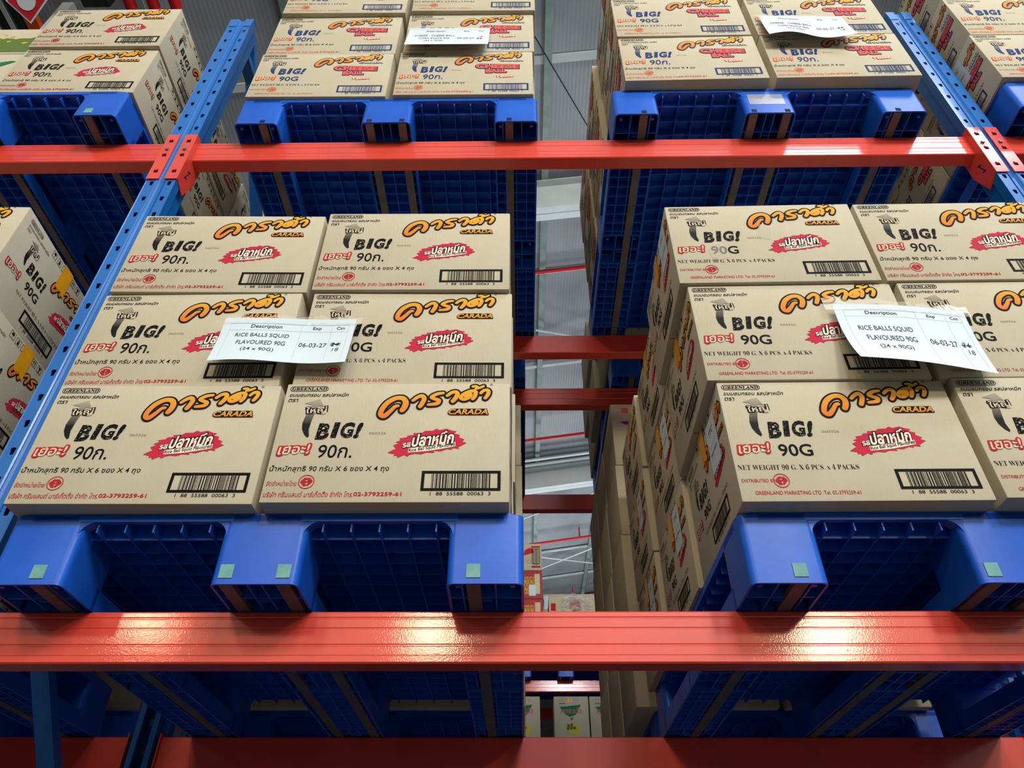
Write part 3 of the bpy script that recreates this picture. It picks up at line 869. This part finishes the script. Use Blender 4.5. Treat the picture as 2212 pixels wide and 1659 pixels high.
PALLET = pallet_proto()
GP = 'blue plastic pallets on the racks'
_first = [True]
def pallet(xc, y, z, label, w=None, pads=False, sockets=False, rz=0):
    o = PALLET if _first[0] else copy_tree(PALLET)
    _first[0] = False
    o.location = (xc, y, z); o.rotation_euler = (0, 0, rz)
    if w: o.scale = (w/PW, 1, 1)
    tag(o, label, 'pallet', GP)
    return o
pallet_list = []
def add_pads(o, what):
    for xc in (-PW/2+.098, -.056, .056, PW/2-.098):
        g = MB()
        if what == 'pad': g.box(xc-.0135, xc+.0135, -.0016, .001, .012, .040, 'pad'); n = 'grip_pad'
        else: g.box(xc-.0085, xc+.0085, -.0008, .001, .004, .020, 'slot_shade'); n = 'bar_slot'  # slot is a raised dark box, its shade put into the colour
        g.obj(n, o)
pl_specs = [
 (-.515, 1.325, L1, 1.04, 'blue plastic pallet left of the gap on the big lower red beam', 'pad'),
 (.958, 1.325, L1, 1.04, 'blue plastic pallet right of the gap on the big lower red beam', 'pad'),
 (-1.86, 1.29, L1, 1.04, 'blue plastic pallet underside in the bottom left corner', 'pad'),
 (-.460, 1.385, L2, 1.05, 'blue plastic pallet left of the gap on the upper red beam', 'slot'),
 (.858, 1.362, L2, 1.06, 'blue plastic pallet right of the gap on the upper red beam', 'slot'),
 (-1.905, 1.347, L2, 1.05, 'blue plastic pallet at the upper left edge, left of the left upright', 'pad'),
 (2.215, 1.345, L2, 1.05, 'blue plastic pallet at the upper right edge, right of the right upright', 'slot'),
 (-.50, 2.76, L2, 1.05, 'blue plastic pallet of the rear rack on the upper level, left side of the gap', None),
 (.975, 2.76, L2, 1.05, 'blue plastic pallet of the rear rack on the upper level, right side of the gap', None),
 (-1.86, 2.74, L1, 1.04, 'blue plastic pallet of the rear rack at the lower left, in deep shade', None),
 (2.55, 2.74, L1, 1.04, 'blue plastic pallet of the rear rack at the lower right, in deep shade', None),
 (-.515, 2.74, L1, 1.04, 'blue plastic pallet of the rear rack at the lower level behind the left stack', None),
 (.99, 2.74, L1, 1.04, 'blue plastic pallet of the rear rack at the lower level behind the right stack', None),
 (.43, 7.33, L2, .95, 'small distant blue pallet on the far red beam at the bottom of the gap', None),
]
for xc, y, z, w, lab, pd in pl_specs:
    o = pallet(xc, y, z, lab, w); pallet_list.append((o, pd))
for o, pd in pallet_list:
    if pd: add_pads(o, pd)
# peeled tape on the upper right pallet's middle foot
g = MB(); g.box(-.062, .058, -.0014, -.0002, .052, .115, 'clear_tape'); g.obj('tape_remnant', pallet_list[4][0])
g = MB(); g.box(-.10, -.06, .60, .601, .06, .10, 'paper'); g.obj('paper_label', pallet_list[1][0])

# ------------------------------------------------------------------ cartons
CW, CD, CH = .502, .408, .306
def carton_mesh(name, w, d, h, mat='kraft'):
    b = MB(); b.box(0, w, 0, d, 0, h, mat)
    me = b.mesh(name, bevel=.0035, smooth=True)
    return me
CARTON = carton_mesh('carton', CW, CD, CH)
def flap_mesh(w, d, h):
    """flap gap along the bottom and top plus the four flap ends"""
    b = MB()
    for z in (-.0004, h+.0004):
        b.add([(.004, d/2-.0012, z), (w-.004, d/2-.0012, z), (w-.004, d/2+.0012, z), (.004, d/2+.0012, z)], [(0,1,2,3)], 'seam')
    return b.mesh('flap_seam', fixn=False)
SEAM = flap_mesh(CW, CD, CH)
FR = {(l, k): parts_front(l, k) for l in ('th', 'en') for k in ('squid', 'cheese')}
SD = {k: parts_side(k) for k in ('squid', 'cheese')}

def sticker_mesh():
    P = Print()
    P.rect(0, 0, .085, .125, 'paper', 9)
    P.text('TTC', .018, .088, .040, .014, 'grey_ink', 11, shear=.3)
    for k in range(3): P.rect(.014, .062-k*.016, .014+(.056, .050, .030)[k], .0632-k*.016, 'rule', 11)
    P.text('Made in Thailand', .012, .040, .060, .008, 'grey_ink', 11)
    return P.pmesh('sticker')
STICK = sticker_mesh()
def tape_mesh():
    P = Print()
    P.poly([(.0, .0), (.012, -.006), (.026, .002), (.05, -.010), (.05, .082), (.0, .082)], 'yellow_tape', 8)
    P.poly([(.0, .082), (.05, .082), (.05, .0835), (.0, .0835)], 'yellow_tape', 8)
    return P.pmesh('yellow_tape')
YTAPE = tape_mesh()

def carton(x, y, z, label, group, front=None, left=None, right=None, rz=0.0, tape=(), stick=(), name='snack_carton'):
    """x, y = lower left front corner; front = (language, kind)"""
    o = link(name, CARTON, None, (x, y, z), (0, 0, rz))
    tag(o, label, 'carton', group)
    link('flap_seam', SEAM, o)
    if front:
        for n, me in FR[front].items(): link(n, me, o)
    for side, kind in (('L', left), ('R', right)):
        if not kind: continue
        loc, rot = ((0, CD, 0), (0, 0, -pi/2)) if side == 'L' else ((CW, 0, 0), (0, 0, pi/2))
        for n, me in SD[kind].items(): link(n, me, o, loc, rot)
    def on(side, u, v, me, nm):
        if side == 'L': link(nm, me, o, (0, CD-u, v), (0, 0, -pi/2))
        else: link(nm, me, o, (CW, u, v), (0, 0, pi/2))
    for side, u, v in tape: on(side, u, v, YTAPE, 'yellow_tape')
    for side, u, v in stick: on(side, u, v, STICK, 'sticker')
    return o

PT1, PT2 = L1+PH, L2+PH
LAY = CH+.0015
ly = ('bottom', 'middle', 'top')
rowname = ('front', 'second', 'back')
# measured front-left corners of the front rows: (x, y) per layer and column
def row_stack(where, group, base, cols, fronts, kind, rows, leftside, rightside, tapes={}, sticks={}, extra_words=''):
    """cols[layer][col] = (x, y of the front-left corner, rz)"""
    for l in range(len(cols)):
        for c in range(len(cols[l])):
            x, y, rz = cols[l][c]
            colw = ('left', 'right')[c] if len(cols[l]) > 1 else ''
            for r in range(rows):
                dx = 0.0
                if r: dx = 0 if 'far' in where else {('L', 1): (-.010, .012, .026)[l], ('L', 2): (-.022, -.008, .012)[l], ('R', 1): .004, ('R', 2): -.004}[(leftside and 'L' or 'R', r)]
                yy = y + r*(CD+.006) + (.012 if r == 2 else 0)
                lang = fronts[l][c]
                fr = (lang, kind) if r == 0 else None
                word = {'th': 'Thai lettering', 'en': 'English lettering'}[lang]
                if r == 0:
                    lab = ('' if 'far' in where else 'kraft ') + f'carton with {word}, {ly[l]} {colw + " " if colw else ""}front of the {where}'
                else:
                    lab = ('' if 'far' in where else 'kraft ') + f'carton in the {rowname[r]} row, {ly[l]} {colw + " " if colw else "layer "}of the {where}'
                ls = kind if (leftside and c == 0) else None
                rs = kind if (rightside and c == len(cols[l])-1) else None
                carton(x+dx+random.uniform(-.002, .002)*(r > 0) - (yy-y)*sin(rz if abs(rz) > .015 else 0), yy, base+l*LAY, lab, group, fr, ls, rs,
                       rz if (r == 0 or abs(rz) > .015) else random.uniform(-.004, .004),
                       tapes.get((l, c, r), ()), sticks.get((l, c, r), ()))

# lower left stack, beside the gap
row_stack('lower stack left of the gap', 'cartons on the lower left pallet', PT1,
          [[(-1.042, 1.283, .008), (-.525, 1.281, .004)], [(-1.053, 1.296, -.004), (-.5215, 1.294, .012)], [(-1.044, 1.286, .014), (-.528, 1.284, .006)]],
          [['th', 'th'], ['th', 'en'], ['th', 'th']], 'squid', 3, False, True)
# lower right stack
row_stack('lower stack right of the gap', 'cartons on the lower right pallet', PT1,
          [[(.440, 1.284, -.006), (.957, 1.272, -.006)], [(.420, 1.279, -.010), (.938, 1.272, -.006)], [(.400, 1.270, -.012), (.915, 1.266, -.008)]],
          [['en', 'en'], ['en', 'en'], ['en', 'th']], 'squid', 3, True, False,
          tapes={(l, 0, r): (('L', .185, .222),) for l in range(3) for r in range(3)},
          sticks={(0, 0, 0): (('L', .262, .150),), (2, 0, 0): (('L', .285, .165),), (0, 0, 1): (('L', .25, .16),), (1, 0, 1): (('L', .26, .15),), (1, 0, 2): (('L', .24, .15),), (0, 0, 2): (('L', .25, .14),)})
# lower stack left of the left upright
row_stack('lower stack at the far left edge', 'cartons on the lower pallet of the left bay', PT1,
          [[(-2.386, 1.235, .028), (-1.853, 1.245, .03)], [(-2.386, 1.235, .028), (-1.853, 1.250, .028)], [(-2.389, 1.228, .028), (-1.856, 1.238, .03)]],
          [['en', 'en'], ['th', 'th'], ['th', 'th']], 'squid', 3, False, True,
          tapes={(l, 1, r): (('R', .212, .222),) for l in range(3) for r in range(2)})
# upper stack left of the gap
row_stack('upper stack left of the gap', 'cartons on the upper left pallet', PT2,
          [[(-.977, 1.372, .006), (-.449, 1.370, .004)], [(-.974, 1.376, 0), (-.442, 1.370, .004)], [(-.962, 1.356, .006), (-.434, 1.352, .006)]],
          [['en', 'th'], ['th', 'th'], ['en', 'en']], 'cheese', 3, False, True)
row_stack('upper stack right of the gap', 'cartons on the upper right pallet', PT2,
          [[(.373, 1.326, -.012), (.900, 1.320, -.008)], [(.370, 1.318, -.004), (.898, 1.318, -.004)], [(.366, 1.318, 0), (.896, 1.316, 0)]],
          [['th', 'th'], ['en', 'th'], ['en', 'th']], 'cheese', 1, True, True,
          sticks={(1, 0, 0): (('L', .20, .14),), (2, 0, 0): (('L', .20, .14),)})
for l in range(3):
    for r, (x, y) in enumerate(((.354, 1.742), (.345, 2.156))):
        for c in range(2):
            xx = x - .004*l if c == 0 else .905+.004*l
            carton(xx, y+.004*l, PT2+l*LAY, f'kraft carton in the {rowname[r+1]} row, {ly[l]} {("left", "right")[c]} of the upper stack right of the gap',
                   'cartons on the upper right pallet', None, 'cheese' if c == 0 else None, 'cheese' if c else None,
                   stick=(('L', .16, .10),) if (c == 0 and l < 2) else ())
row_stack('upper stack at the far left edge', 'cartons on the upper pallet of the left bay', PT2,
          [[(-1.872, 1.345, .012)], [(-1.866, 1.334, 0)]],
          [['th'], ['th']], 'squid', 3, False, True)
row_stack('upper stack at the far right edge', 'cartons on the upper pallet of the right bay', PT2,
          [[(1.682, 1.326, 0)], [(1.690, 1.325, 0)], [(1.694, 1.322, 0)]],
          [['en'], ['th'], ['th']], 'cheese', 3, True, False,
          sticks={(0, 0, 0): (('L', .235, .17),)})

for l in range(2):
    for c in range(2):
        for r in range(3):
            for sx, nm in ((-2.38, 'left'), (2.05, 'right')):
                carton(sx+c*.505, 2.76+r*.412, PT1+l*LAY, f'carton in the {rowname[r]} row, {ly[l]} {("left", "right")[c]} of the rear rack outer {nm} bay', 'cartons of the rear rack outer bays')
for o in bpy.data.objects:
    if o.get('label', '').endswith('top left front of the lower stack right of the gap'):
        g = Print(); g.poly([(.095,.094),(.118,.082),(.140,.092),(.137,.128),(.128,.152),(.108,.148),(.094,.125)], 'clear_tape', 8)
        link('tape_residue', g.pmesh('tape_residue'), o); g = Print()
        g.poly([(.232,.168),(.262,.160),(.275,.215),(.240,.222)], 'clear_tape', 8)
        link('tape_residue', g.pmesh('tape_residue'), o)
# other goods ---------------------------------------------------------------
def other_carton(w, d, h, x, y, z, label, group, prints, name='carton', mat='kraft', rz=0):
    """prints: list of (part name, face, function(Print)); face F, L or R"""
    b = MB(); b.box(0, w, 0, d, 0, h, mat)
    o = b.obj(name, bevel=.004, smooth=True, loc=(x, y, z)); o.rotation_euler = (0, 0, rz)
    tag(o, label, 'carton', group)
    for nm, face, fn in prints:
        P = Print(); fn(P); me = P.pmesh(nm)
        if face == 'F': link(nm, me, o)
        elif face == 'R': link(nm, me, o, (w, 0, 0), (0, 0, pi/2))
        else: link(nm, me, o, (0, d, 0), (0, 0, -pi/2))
    return o
# green printed cartons left of the upper left stack
def green_print(P):
    rnd = random.Random(2)
    P.rect(.02, .02, .48, .055, 'teal', 2); P.poly([(.20, .17), (.47, .25), (.49, .245), (.34, .13)], 'green', 4)
    P.poly([(.05, .15), (.33, .12), (.36, .20)], 'teal', 2)
def leaf_print(P):
    rnd = random.Random(4)
    P.rect(.0, .012, .50, .12, 'leaf', 2)
    for k in range(30):
        x = rnd.uniform(.01, .48); y = rnd.uniform(.08, .15); r = rnd.uniform(.008, .02)
        P.poly([(x-r, y), (x, y+r*.5), (x+r, y+.004), (x, y-r*.4)], rnd.choice(('yellow_ink', 'leaf', 'yellow_ink', 'green')), 4)
other_carton(.50, .40, .306, -2.385, 1.36, PT2, 'kraft carton with teal triangle print at the left picture edge, upper level', 'green printed cartons', [('teal_print', 'F', green_print)], 'green_print_carton')
other_carton(.50, .40, .20, -2.38, 1.36, PT2+.308, 'kraft carton with yellow leaf print at the left edge, on the teal printed one', 'green printed cartons', [('leaf_print', 'F', leaf_print)], 'green_print_carton')

# rear rack cartons seen down the gap
def emblem_print(P):
    P.poly([(.035, .23), (.075, .235), (.11, .215), (.06, .215)], 'purple', 2); P.poly([(.06, .213), (.11, .213), (.10, .195)], 'cyan', 2)
    P.text('CARADA', .09, .12, .30, .07, 'pink', 2, off=.03); P.rect(.05, .28, .08, .31, 'pink', 2); P.rect(.30, .03, .46, .08, 'red', 2)
lab_r = ['bottom', 'second', 'third', 'top']
for l in range(4):
    for r in range(3):
        other_carton(.50, .39, .331, (.400, .404, .409, .414)[l]-.004*r, 2.70+r*.395, PT1+l*.333,
                     f'kraft carton in the {("front", "middle", "back")[r]} row, {lab_r[l]} of the rear stack right of the gap', 'cartons of the rear rack right of the gap',
                     [('pink_print', 'F', emblem_print)] if r == 0 else [], 'rear_carton')
        other_carton(.50, .39, .331, (-.490, -.492, -.494, -.498)[l]+.003*r, 2.70+r*.395, PT1+l*.333,
                     f'kraft carton in the {("front", "middle", "back")[r]} row, {lab_r[l]} of the rear stack left of the gap', 'cartons of the rear rack left of the gap',
                     [('pink_print', 'F', emblem_print)] if r == 0 else [], 'rear_carton')
for l in range(4):
    for r in range(2):
        for x, nm in ((-1.0, 'left'), (.925, 'right')):
            other_carton(.50, .39, .331, x, 2.70+r*.395, PT1+l*.333, f'carton in the {("front", "middle")[r]} row, {lab_r[l]} of the outer column, rear stack {nm} of the gap', 'outer cartons of the rear rack', [], 'rear_carton')
for l in range(2):
    for r in range(3):
        other_carton(.50, .39, .305, .44-.03*(r == 1)-.02*l, 2.77+r*.395, PT2+l*.307,
                     f'kraft carton in the {("front", "middle", "back")[r]} row, {("lower", "upper")[l]} on the rear upper right pallet', 'cartons on the rear upper right pallet', [], 'rear_carton')
        other_carton(.50, .39, .305, -.497, 2.77+r*.395, PT2+l*.307,
                     f'kraft carton in the {("front", "middle", "back")[r]} row, {("lower", "upper")[l]} on the rear upper left pallet', 'cartons on the rear upper left pallet', [], 'rear_carton')

# far rack across the rear aisle
beam(-2.2, 2.2, 7.45, L2, 'small distant red beam at the bottom of the gap, under tiny blue pallet feet', conn=False)
beam(-2.2, 2.2, 7.45, L1, 'distant red beam of the far rack, hidden behind the bottom beam', conn=False)
beam(-2.2, 2.2, 8.45, L2, 'back beam of the far rack, hidden behind the distant red beam', True, conn=False)
beam(-2.2, 2.2, 8.45, L1, 'back beam of the far rack at the lower level', True, conn=False)
upright(-2.3, 7.44, 'blue upright of the far rack, outside the gap on the left')
upright(2.205, 7.44, 'blue upright of the far rack, outside the gap on the right')
o = copy_tree(PALLET); o.location = (.40, 7.33, L1); o.scale = (.95/PW, 1, 1)
tag(o, 'distant blue pallet under the green triangle cartons', 'pallet', GP)
def far_kraft(P):
    brush_badge(P, .30, .17, .12, .09, 'badge'); P.ring(.36, .10, .02, .022, 'black', 2); P.rect(.39, .03, .485, .05, 'red', 2); P.rect(.39, .26, .485, .28, 'red', 2)
    barcode(P, .395, .07, .48, .25, 'black', '8 85', 9)
def far_red(P):
    rnd = random.Random(5)
    P.text('CARADA', .31, .06, .11, .17, 'yellow_ink', 4, grow=.06, off=.04); P.text('CARADA', .31, .06, .11, .17, 'red', 6)
    P.rect(.42, .05, .475, .27, 'pale', 4)
for l in range(4):
    pr = [('print', 'F', far_kraft)] if l == 3 else [('red_print', 'F', far_red)]
    o = other_carton(.50, .40, .310, -.280, 7.30, PT2+l*.312, ['red printed carton, bottom of the far stack beside the blue pallet corner', 'red printed carton, second up in the far stack', 'red printed carton with a white label in the far stack', 'kraft carton with red print on top of the far red cartons'][l],
                     'far cartons on the left of the gap', pr, 'far_carton', 'red_board' if l < 3 else 'kraft')
    if l == 2:
        P = Print(); P.rect(.36, .03, .43, .15, 'paper', 8); link('sticker', P.pmesh('sticker'), o)
def teal_side(P): P.rect(.36, .02, .42, .15, 'teal', 2); P.rect(.36, .17, .42, .23, 'teal', 2)
o = other_carton(.88, .40, .86, .235, 7.74, PT2, 'wide pale carton with teal stripes behind the wrapped carton, far rack', 'far cartons at the right of the gap', [('teal_stripes', 'F', lambda P: (P.rect(.585, .70, .66, .80, 'teal', 2), P.rect(.585, .50, .66, .68, 'teal', 2), P.rect(.002, .72, .012, .80, 'teal', 2)))], 'far_carton')
P = Print(); P.rect(.014, .69, .062, .84, 'paper', 4); link('sticker', P.pmesh('sticker'), o)
def wrapped_print(P):
    P.ring(.27, .555, 0.0001, .065, 'red_board', 2); P.text('CARADA', .22, .51, .10, .03, 'yellow_ink', 4, off=.03); P.rect(.02, .50, .07, .58, 'red', 2)
o = other_carton(.42, .38, .655, .283, 7.32, PT2, 'brown carton wrapped in shiny clear film, far rack just above the big beam', 'far cartons at the right of the gap', [('red_print', 'F', wrapped_print)], 'wrapped_carton')
b = MB(); rnd = random.Random(11); nx, nz = 14, 10
vs = []; fs = []
for j in range(nz+1):
    for i in range(nx+1):
        vs.append((.13+.30*i/nx, -.02-.045*rnd.random(), .46+.215*j/nz*(1-.6*abs(i/nx-.42))))
for j in range(nz):
    for i in range(nx): fs.append((j*(nx+1)+i, j*(nx+1)+i+1, (j+1)*(nx+1)+i+1, (j+1)*(nx+1)+i))
b.add(vs, fs, 'wrap'); b.obj('stretch_wrap', o, fixn=False)
def triangle_print(P):
    P.poly([(.05, .405), (.255, .425), (.20, .335), (.15, .315), (.11, .335)], 'green', 2)
    P.text('คาราด้า', .06, .345, .19, .055, 'pink', 4, off=.02, shear=.3)
    P.poly([(.145, .305), (.18, .305), (.163, .285)], 'red', 2)
    P.poly([(.085, .21), (.15, .265), (.235, .23), (.24, .17), (.19, .16)], 'yellow_ink', 2)
    for a, b_ in ((.13, .24), (.16, .245), (.125, .215), (.155, .22), (.185, .22)): P.ring(a, b_, .0001, .015, 'leaf', 4, 12)
    for k in range(6): P.ring(.06+k*.033, .468, .008, .010, 'pink', 2, 12)
    P.rect(.05, .432, .11, .438, 'grey_ink', 2)
    P.rect(.125, .45, .175, .485, 'yellow_tape', 1)
for k, x in enumerate((-.155, .302, .640)):
    other_carton(.325, .35, .50, x, 7.30, L1+PH+.855, ['kraft carton with green triangle print, leftmost of the three', 'kraft carton with green triangle print, middle one of the three', 'kraft carton with green triangle print, rightmost of the three'][k],
                 'green triangle cartons on the far rack', [('triangle_print', 'F', triangle_print)], 'triangle_carton')
    other_carton(.325, .35, .85, x, 7.30, L1+PH+.002, ['kraft carton under the left green triangle carton', 'kraft carton under the middle green triangle carton', 'kraft carton under the right green triangle carton'][k], 'cartons under the green triangle cartons', [], 'far_carton')

# ------------------------------------------------------------------ paper signs taped to the stacks
def sign(cx_left, y, z_top, w, h, rot, bend, title, lines, date, scribble_first, label, tapes):
    """bend(u, v) gives how far the sheet stands off the cartons"""
    r = empty('paper_sign', (cx_left, y, z_top), 0); r.rotation_euler = (0, rot, 0)
    def pos(x, yv, lay=0):
        return (x, -bend(x/w, 1+yv/h) - .0006*(lay+1) - .001, yv)
    b = MB(); nx, ny = 24, 14; vs = []; fs = []
    for j in range(ny+1):
        for i in range(nx+1): vs.append(pos(w*i/nx, -h*j/ny))
    for j in range(ny):
        for i in range(nx): fs.append((j*(nx+1)+i, j*(nx+1)+i+1, (j+1)*(nx+1)+i+1, (j+1)*(nx+1)+i))
    b.add(vs, fs, 'paper'); b.obj('sheet', r, smooth=True, fixn=False)
    P = MB()
    def txt(s, x, yv, tw, th, mat='grey_ink', off=.01, shear=0):
        bv, ff = text2d(s, off); x0 = min(v[0] for v in bv); x1 = max(v[0] for v in bv); y0 = min(v[1] for v in bv); y1 = max(v[1] for v in bv)
        P.add([pos(x+(a-x0)/(x1-x0)*tw + shear*(c-y0)/(y1-y0)*th, yv+(c-y0)/(y1-y0)*th, 1) for a, c in bv], ff, mat)
    def ln(xa, ya, xb, yb, t=.0004, mat='rule', lay=.6):
        n = 24
        for k in range(n):
            p = [(xa+(xb-xa)*q/n, ya+(yb-ya)*q/n) for q in (k, k+1)]
            dx, dy = xb-xa, yb-ya; d = math.hypot(dx, dy); nx_, ny_ = -dy/d*t, dx/d*t
            P.add([pos(p[0][0]+nx_, p[0][1]+ny_, lay), pos(p[0][0]-nx_, p[0][1]-ny_, lay), pos(p[1][0]-nx_, p[1][1]-ny_, lay), pos(p[1][0]+nx_, p[1][1]+ny_, lay)], [(0,1,2,3)], mat)
    m = .02; c1, c2 = w*.60, w*.83; yb = -h+.012
    ln(m, -.02, w-.014, -.02); ln(m, -.042, w-.014, -.042)
    for x in (m, c1, c2, w-.014): ln(x, -.02, x, yb)
    txt('Description', w*.22, -.0385, w*.235, .0150); txt('Exp', w*.685, -.0375, w*.065, .0125); txt('Ctn', w*.865, -.0345, w*.062, .0095)
    rows = {2: (), 3: (-.077, -.1055, -.134)}[3]
    sc = h/.17
    for s, yv, (xa, wd) in zip(lines, rows, title):
        txt(s, w*xa, yv*sc, w*wd, .0160*sc, 'grey_ink', .004)
    txt(date, w*.615, rows[1]*sc-.001, w*.205, .0160*sc, 'grey_ink', .004)
    pen = MB(); P0 = P; P = pen
    ya = rows[1]*sc + (.002 if not scribble_first else -.004)
    txt('24', w*.852, ya, w*.055, .014*sc, 'pen', .0, .2)
    ln(w*.845, ya+.004, w*.925, ya+.010, .0007, 'pen', 1); ln(w*.848, ya+.012, w*.92, ya+.002, .0006, 'pen', 1); ln(w*.85, ya+.008, w*.925, ya+.006, .0006, 'pen', 1)
    yb2 = ya+.021*sc if scribble_first else ya-.020*sc
    txt('18', w*.872, yb2, w*.045, .013*sc, 'pen', -.01, .1)
    pen.obj('handwriting', r, fixn=False)
    P0.obj('printed_text', r, fixn=False)
    for xa, xb, up, dn in tapes:
        t = MB(); n = 6
        vs = []; fs = []
        for i in range(n+1):
            x = xa+(xb-xa)*i/n
            vs.append((x, -.0022-.0014*(i % 2), up + .006*sin(i*2.1))); vs.append(pos(x, -dn, 2.5))
        for i in range(n): fs.append((2*i, 2*i+1, 2*i+3, 2*i+2))
        t.add(vs, fs, 'clear_tape'); t.obj('clear_tape', r, fixn=False)
    return tag(r, label, 'sign', 'white paper stock signs')
sq = ['RICE BALLS SQUID', 'FLAVOURED 90G', '(24 x 90G)']
chs = ['CHEESE - CHEESE BALL', 'CORN SNACK 90G', '(24 x 90G)']
ttl_s = [(.125, .40), (.155, .36), (.21, .24)]
ttl_c = [(.085, .49), (.15, .37), (.22, .23)]
sign(-.712, 1.283, ZC+1.243, .318, .150, .022, lambda u, v: .004+.016*(1-v)**2+.006*sin(u*6.5)*(.4+.6*(1-v))+.006, ttl_s, sq, '06-03-27', False,
     'white paper stock sign taped across the lower left stack, its bottom edge curling', [(-.004, .20, .016, .02), (.21, .33, .016, .02)])
sign(.751, 1.268, ZC+1.262, .306, .215, .07, lambda u, v: .004+.055*(1-v)**2*(1-.55*u)+.006*sin(u*4)+.006, ttl_s, sq, '06-03-27', False,
     'white paper stock sign taped across the lower right stack, curling away at the bottom left', [(-.02, .19, .030, .02), (.20, .32, .020, .02)])
sign(-.428, 1.367, ZC+2.912, .316, .190, .012, lambda u, v: .004+.030*(1-v)**1.5+.004, ttl_c, chs, '09-03-27', True,
     'white paper stock sign taped on the upper left stack, flat with a shadow under it', [(-.01, .32, .028, .015)])
sign(.919, 1.313, ZC+2.865, .312, .205, .05, lambda u, v: .004+.028*(1-v)**1.4+.010*sin(u*7)*(1-v)+.006, ttl_c, chs, '09-03-27', False,
     'white paper stock sign taped on the upper right stack, wavy bottom edge', [(-.01, .31, .030, .015)])

# ------------------------------------------------------------------ things in the top left corner
b = MB()
for x, mt in ((-3.36, 'pipe_red'), (-3.16, 'pipe_red'), (-2.97, 'pipe_red')):
    b = MB(); b.tube([(x, 1.6, ZC+6.55), (x, 2.85, ZC+6.55)], .05, mt, 12)
    tag(b.obj('riser_pipe', smooth=True), ['left of the three red pipes above the upper left stack', 'middle of the three red pipes above the upper left stack', 'right of the three red pipes above the upper left stack'][(-3.36, -3.16, -2.97).index(x)], 'pipe', 'red pipes in the top left corner')
b = MB(); b.box(-3.75, -3.52, 1.6, 2.82, ZC+6.5, ZC+6.62, 'dark')  # dark box added to stand for a black gap
tag(b.obj('dark_gap_box'), 'black box filling the dark gap left of the three red pipes at the top', 'gap filler')
b = MB(); b.box(-4.085, -3.985, 2.9, 3.0, 0, ZC+roofz(-4.2)-.02, 'white_steel')
tag(b.obj('steel_column'), 'pale steel column in the top left corner behind the cartons', 'column')
for k, (x, mt, w_) in enumerate(((-4.24, 'orange', .10), (-4.36, 'dark', .05), (-4.43, 'white_steel', .04), (-4.50, 'dark', .04), (-4.57, 'white_steel', .05), (-4.70, 'wall', .13), (-4.82, 'white_steel', .03), (-4.92, 'orange', .07))):
    b = MB(); b.box(x-w_/2, x+w_/2, 1.5, 3.05+.10*(k > 3), ZC+6.46, ZC+6.52, mt)
    tag(b.obj('roof_channel'), ['bright orange steel channel at the top left', 'black strip beside the bright orange channel', 'thin white strip third from the orange channel side', 'black strip between two white strips, top left', 'white strip left of the black strips, top left', 'wide grey strip in the top left bundle', 'thin white strip at the left edge of the top left bundle', 'orange strip low at the left edge'][k], 'channel', 'strips in the top left corner')
s = .112; q = s-.013
o = MB()
o.prism([(-s, 0), (0, -s), (s, 0), (0, s)], 'y', 0, .004, 'paper')
o = o.obj('hanging_sign', loc=(-2.60, 1.70, ZC+4.01)); o.rotation_euler = (radians(58), 0, 0)
tag(o, 'red and white diamond sign cut off at the top left corner', 'sign')
b = MB(); b.prism([(-q, 0), (0, -q), (q, 0), (0, q)], 'y', -.002, 0, 'sign_red'); c = b.obj('red_face', o)
b = MB(); b.prism([(.05*cos(2*pi*k/28), .05*sin(2*pi*k/28)) for k in range(28)], 'y', -.004, -.002, 'paper'); b.obj('white_disc', o)
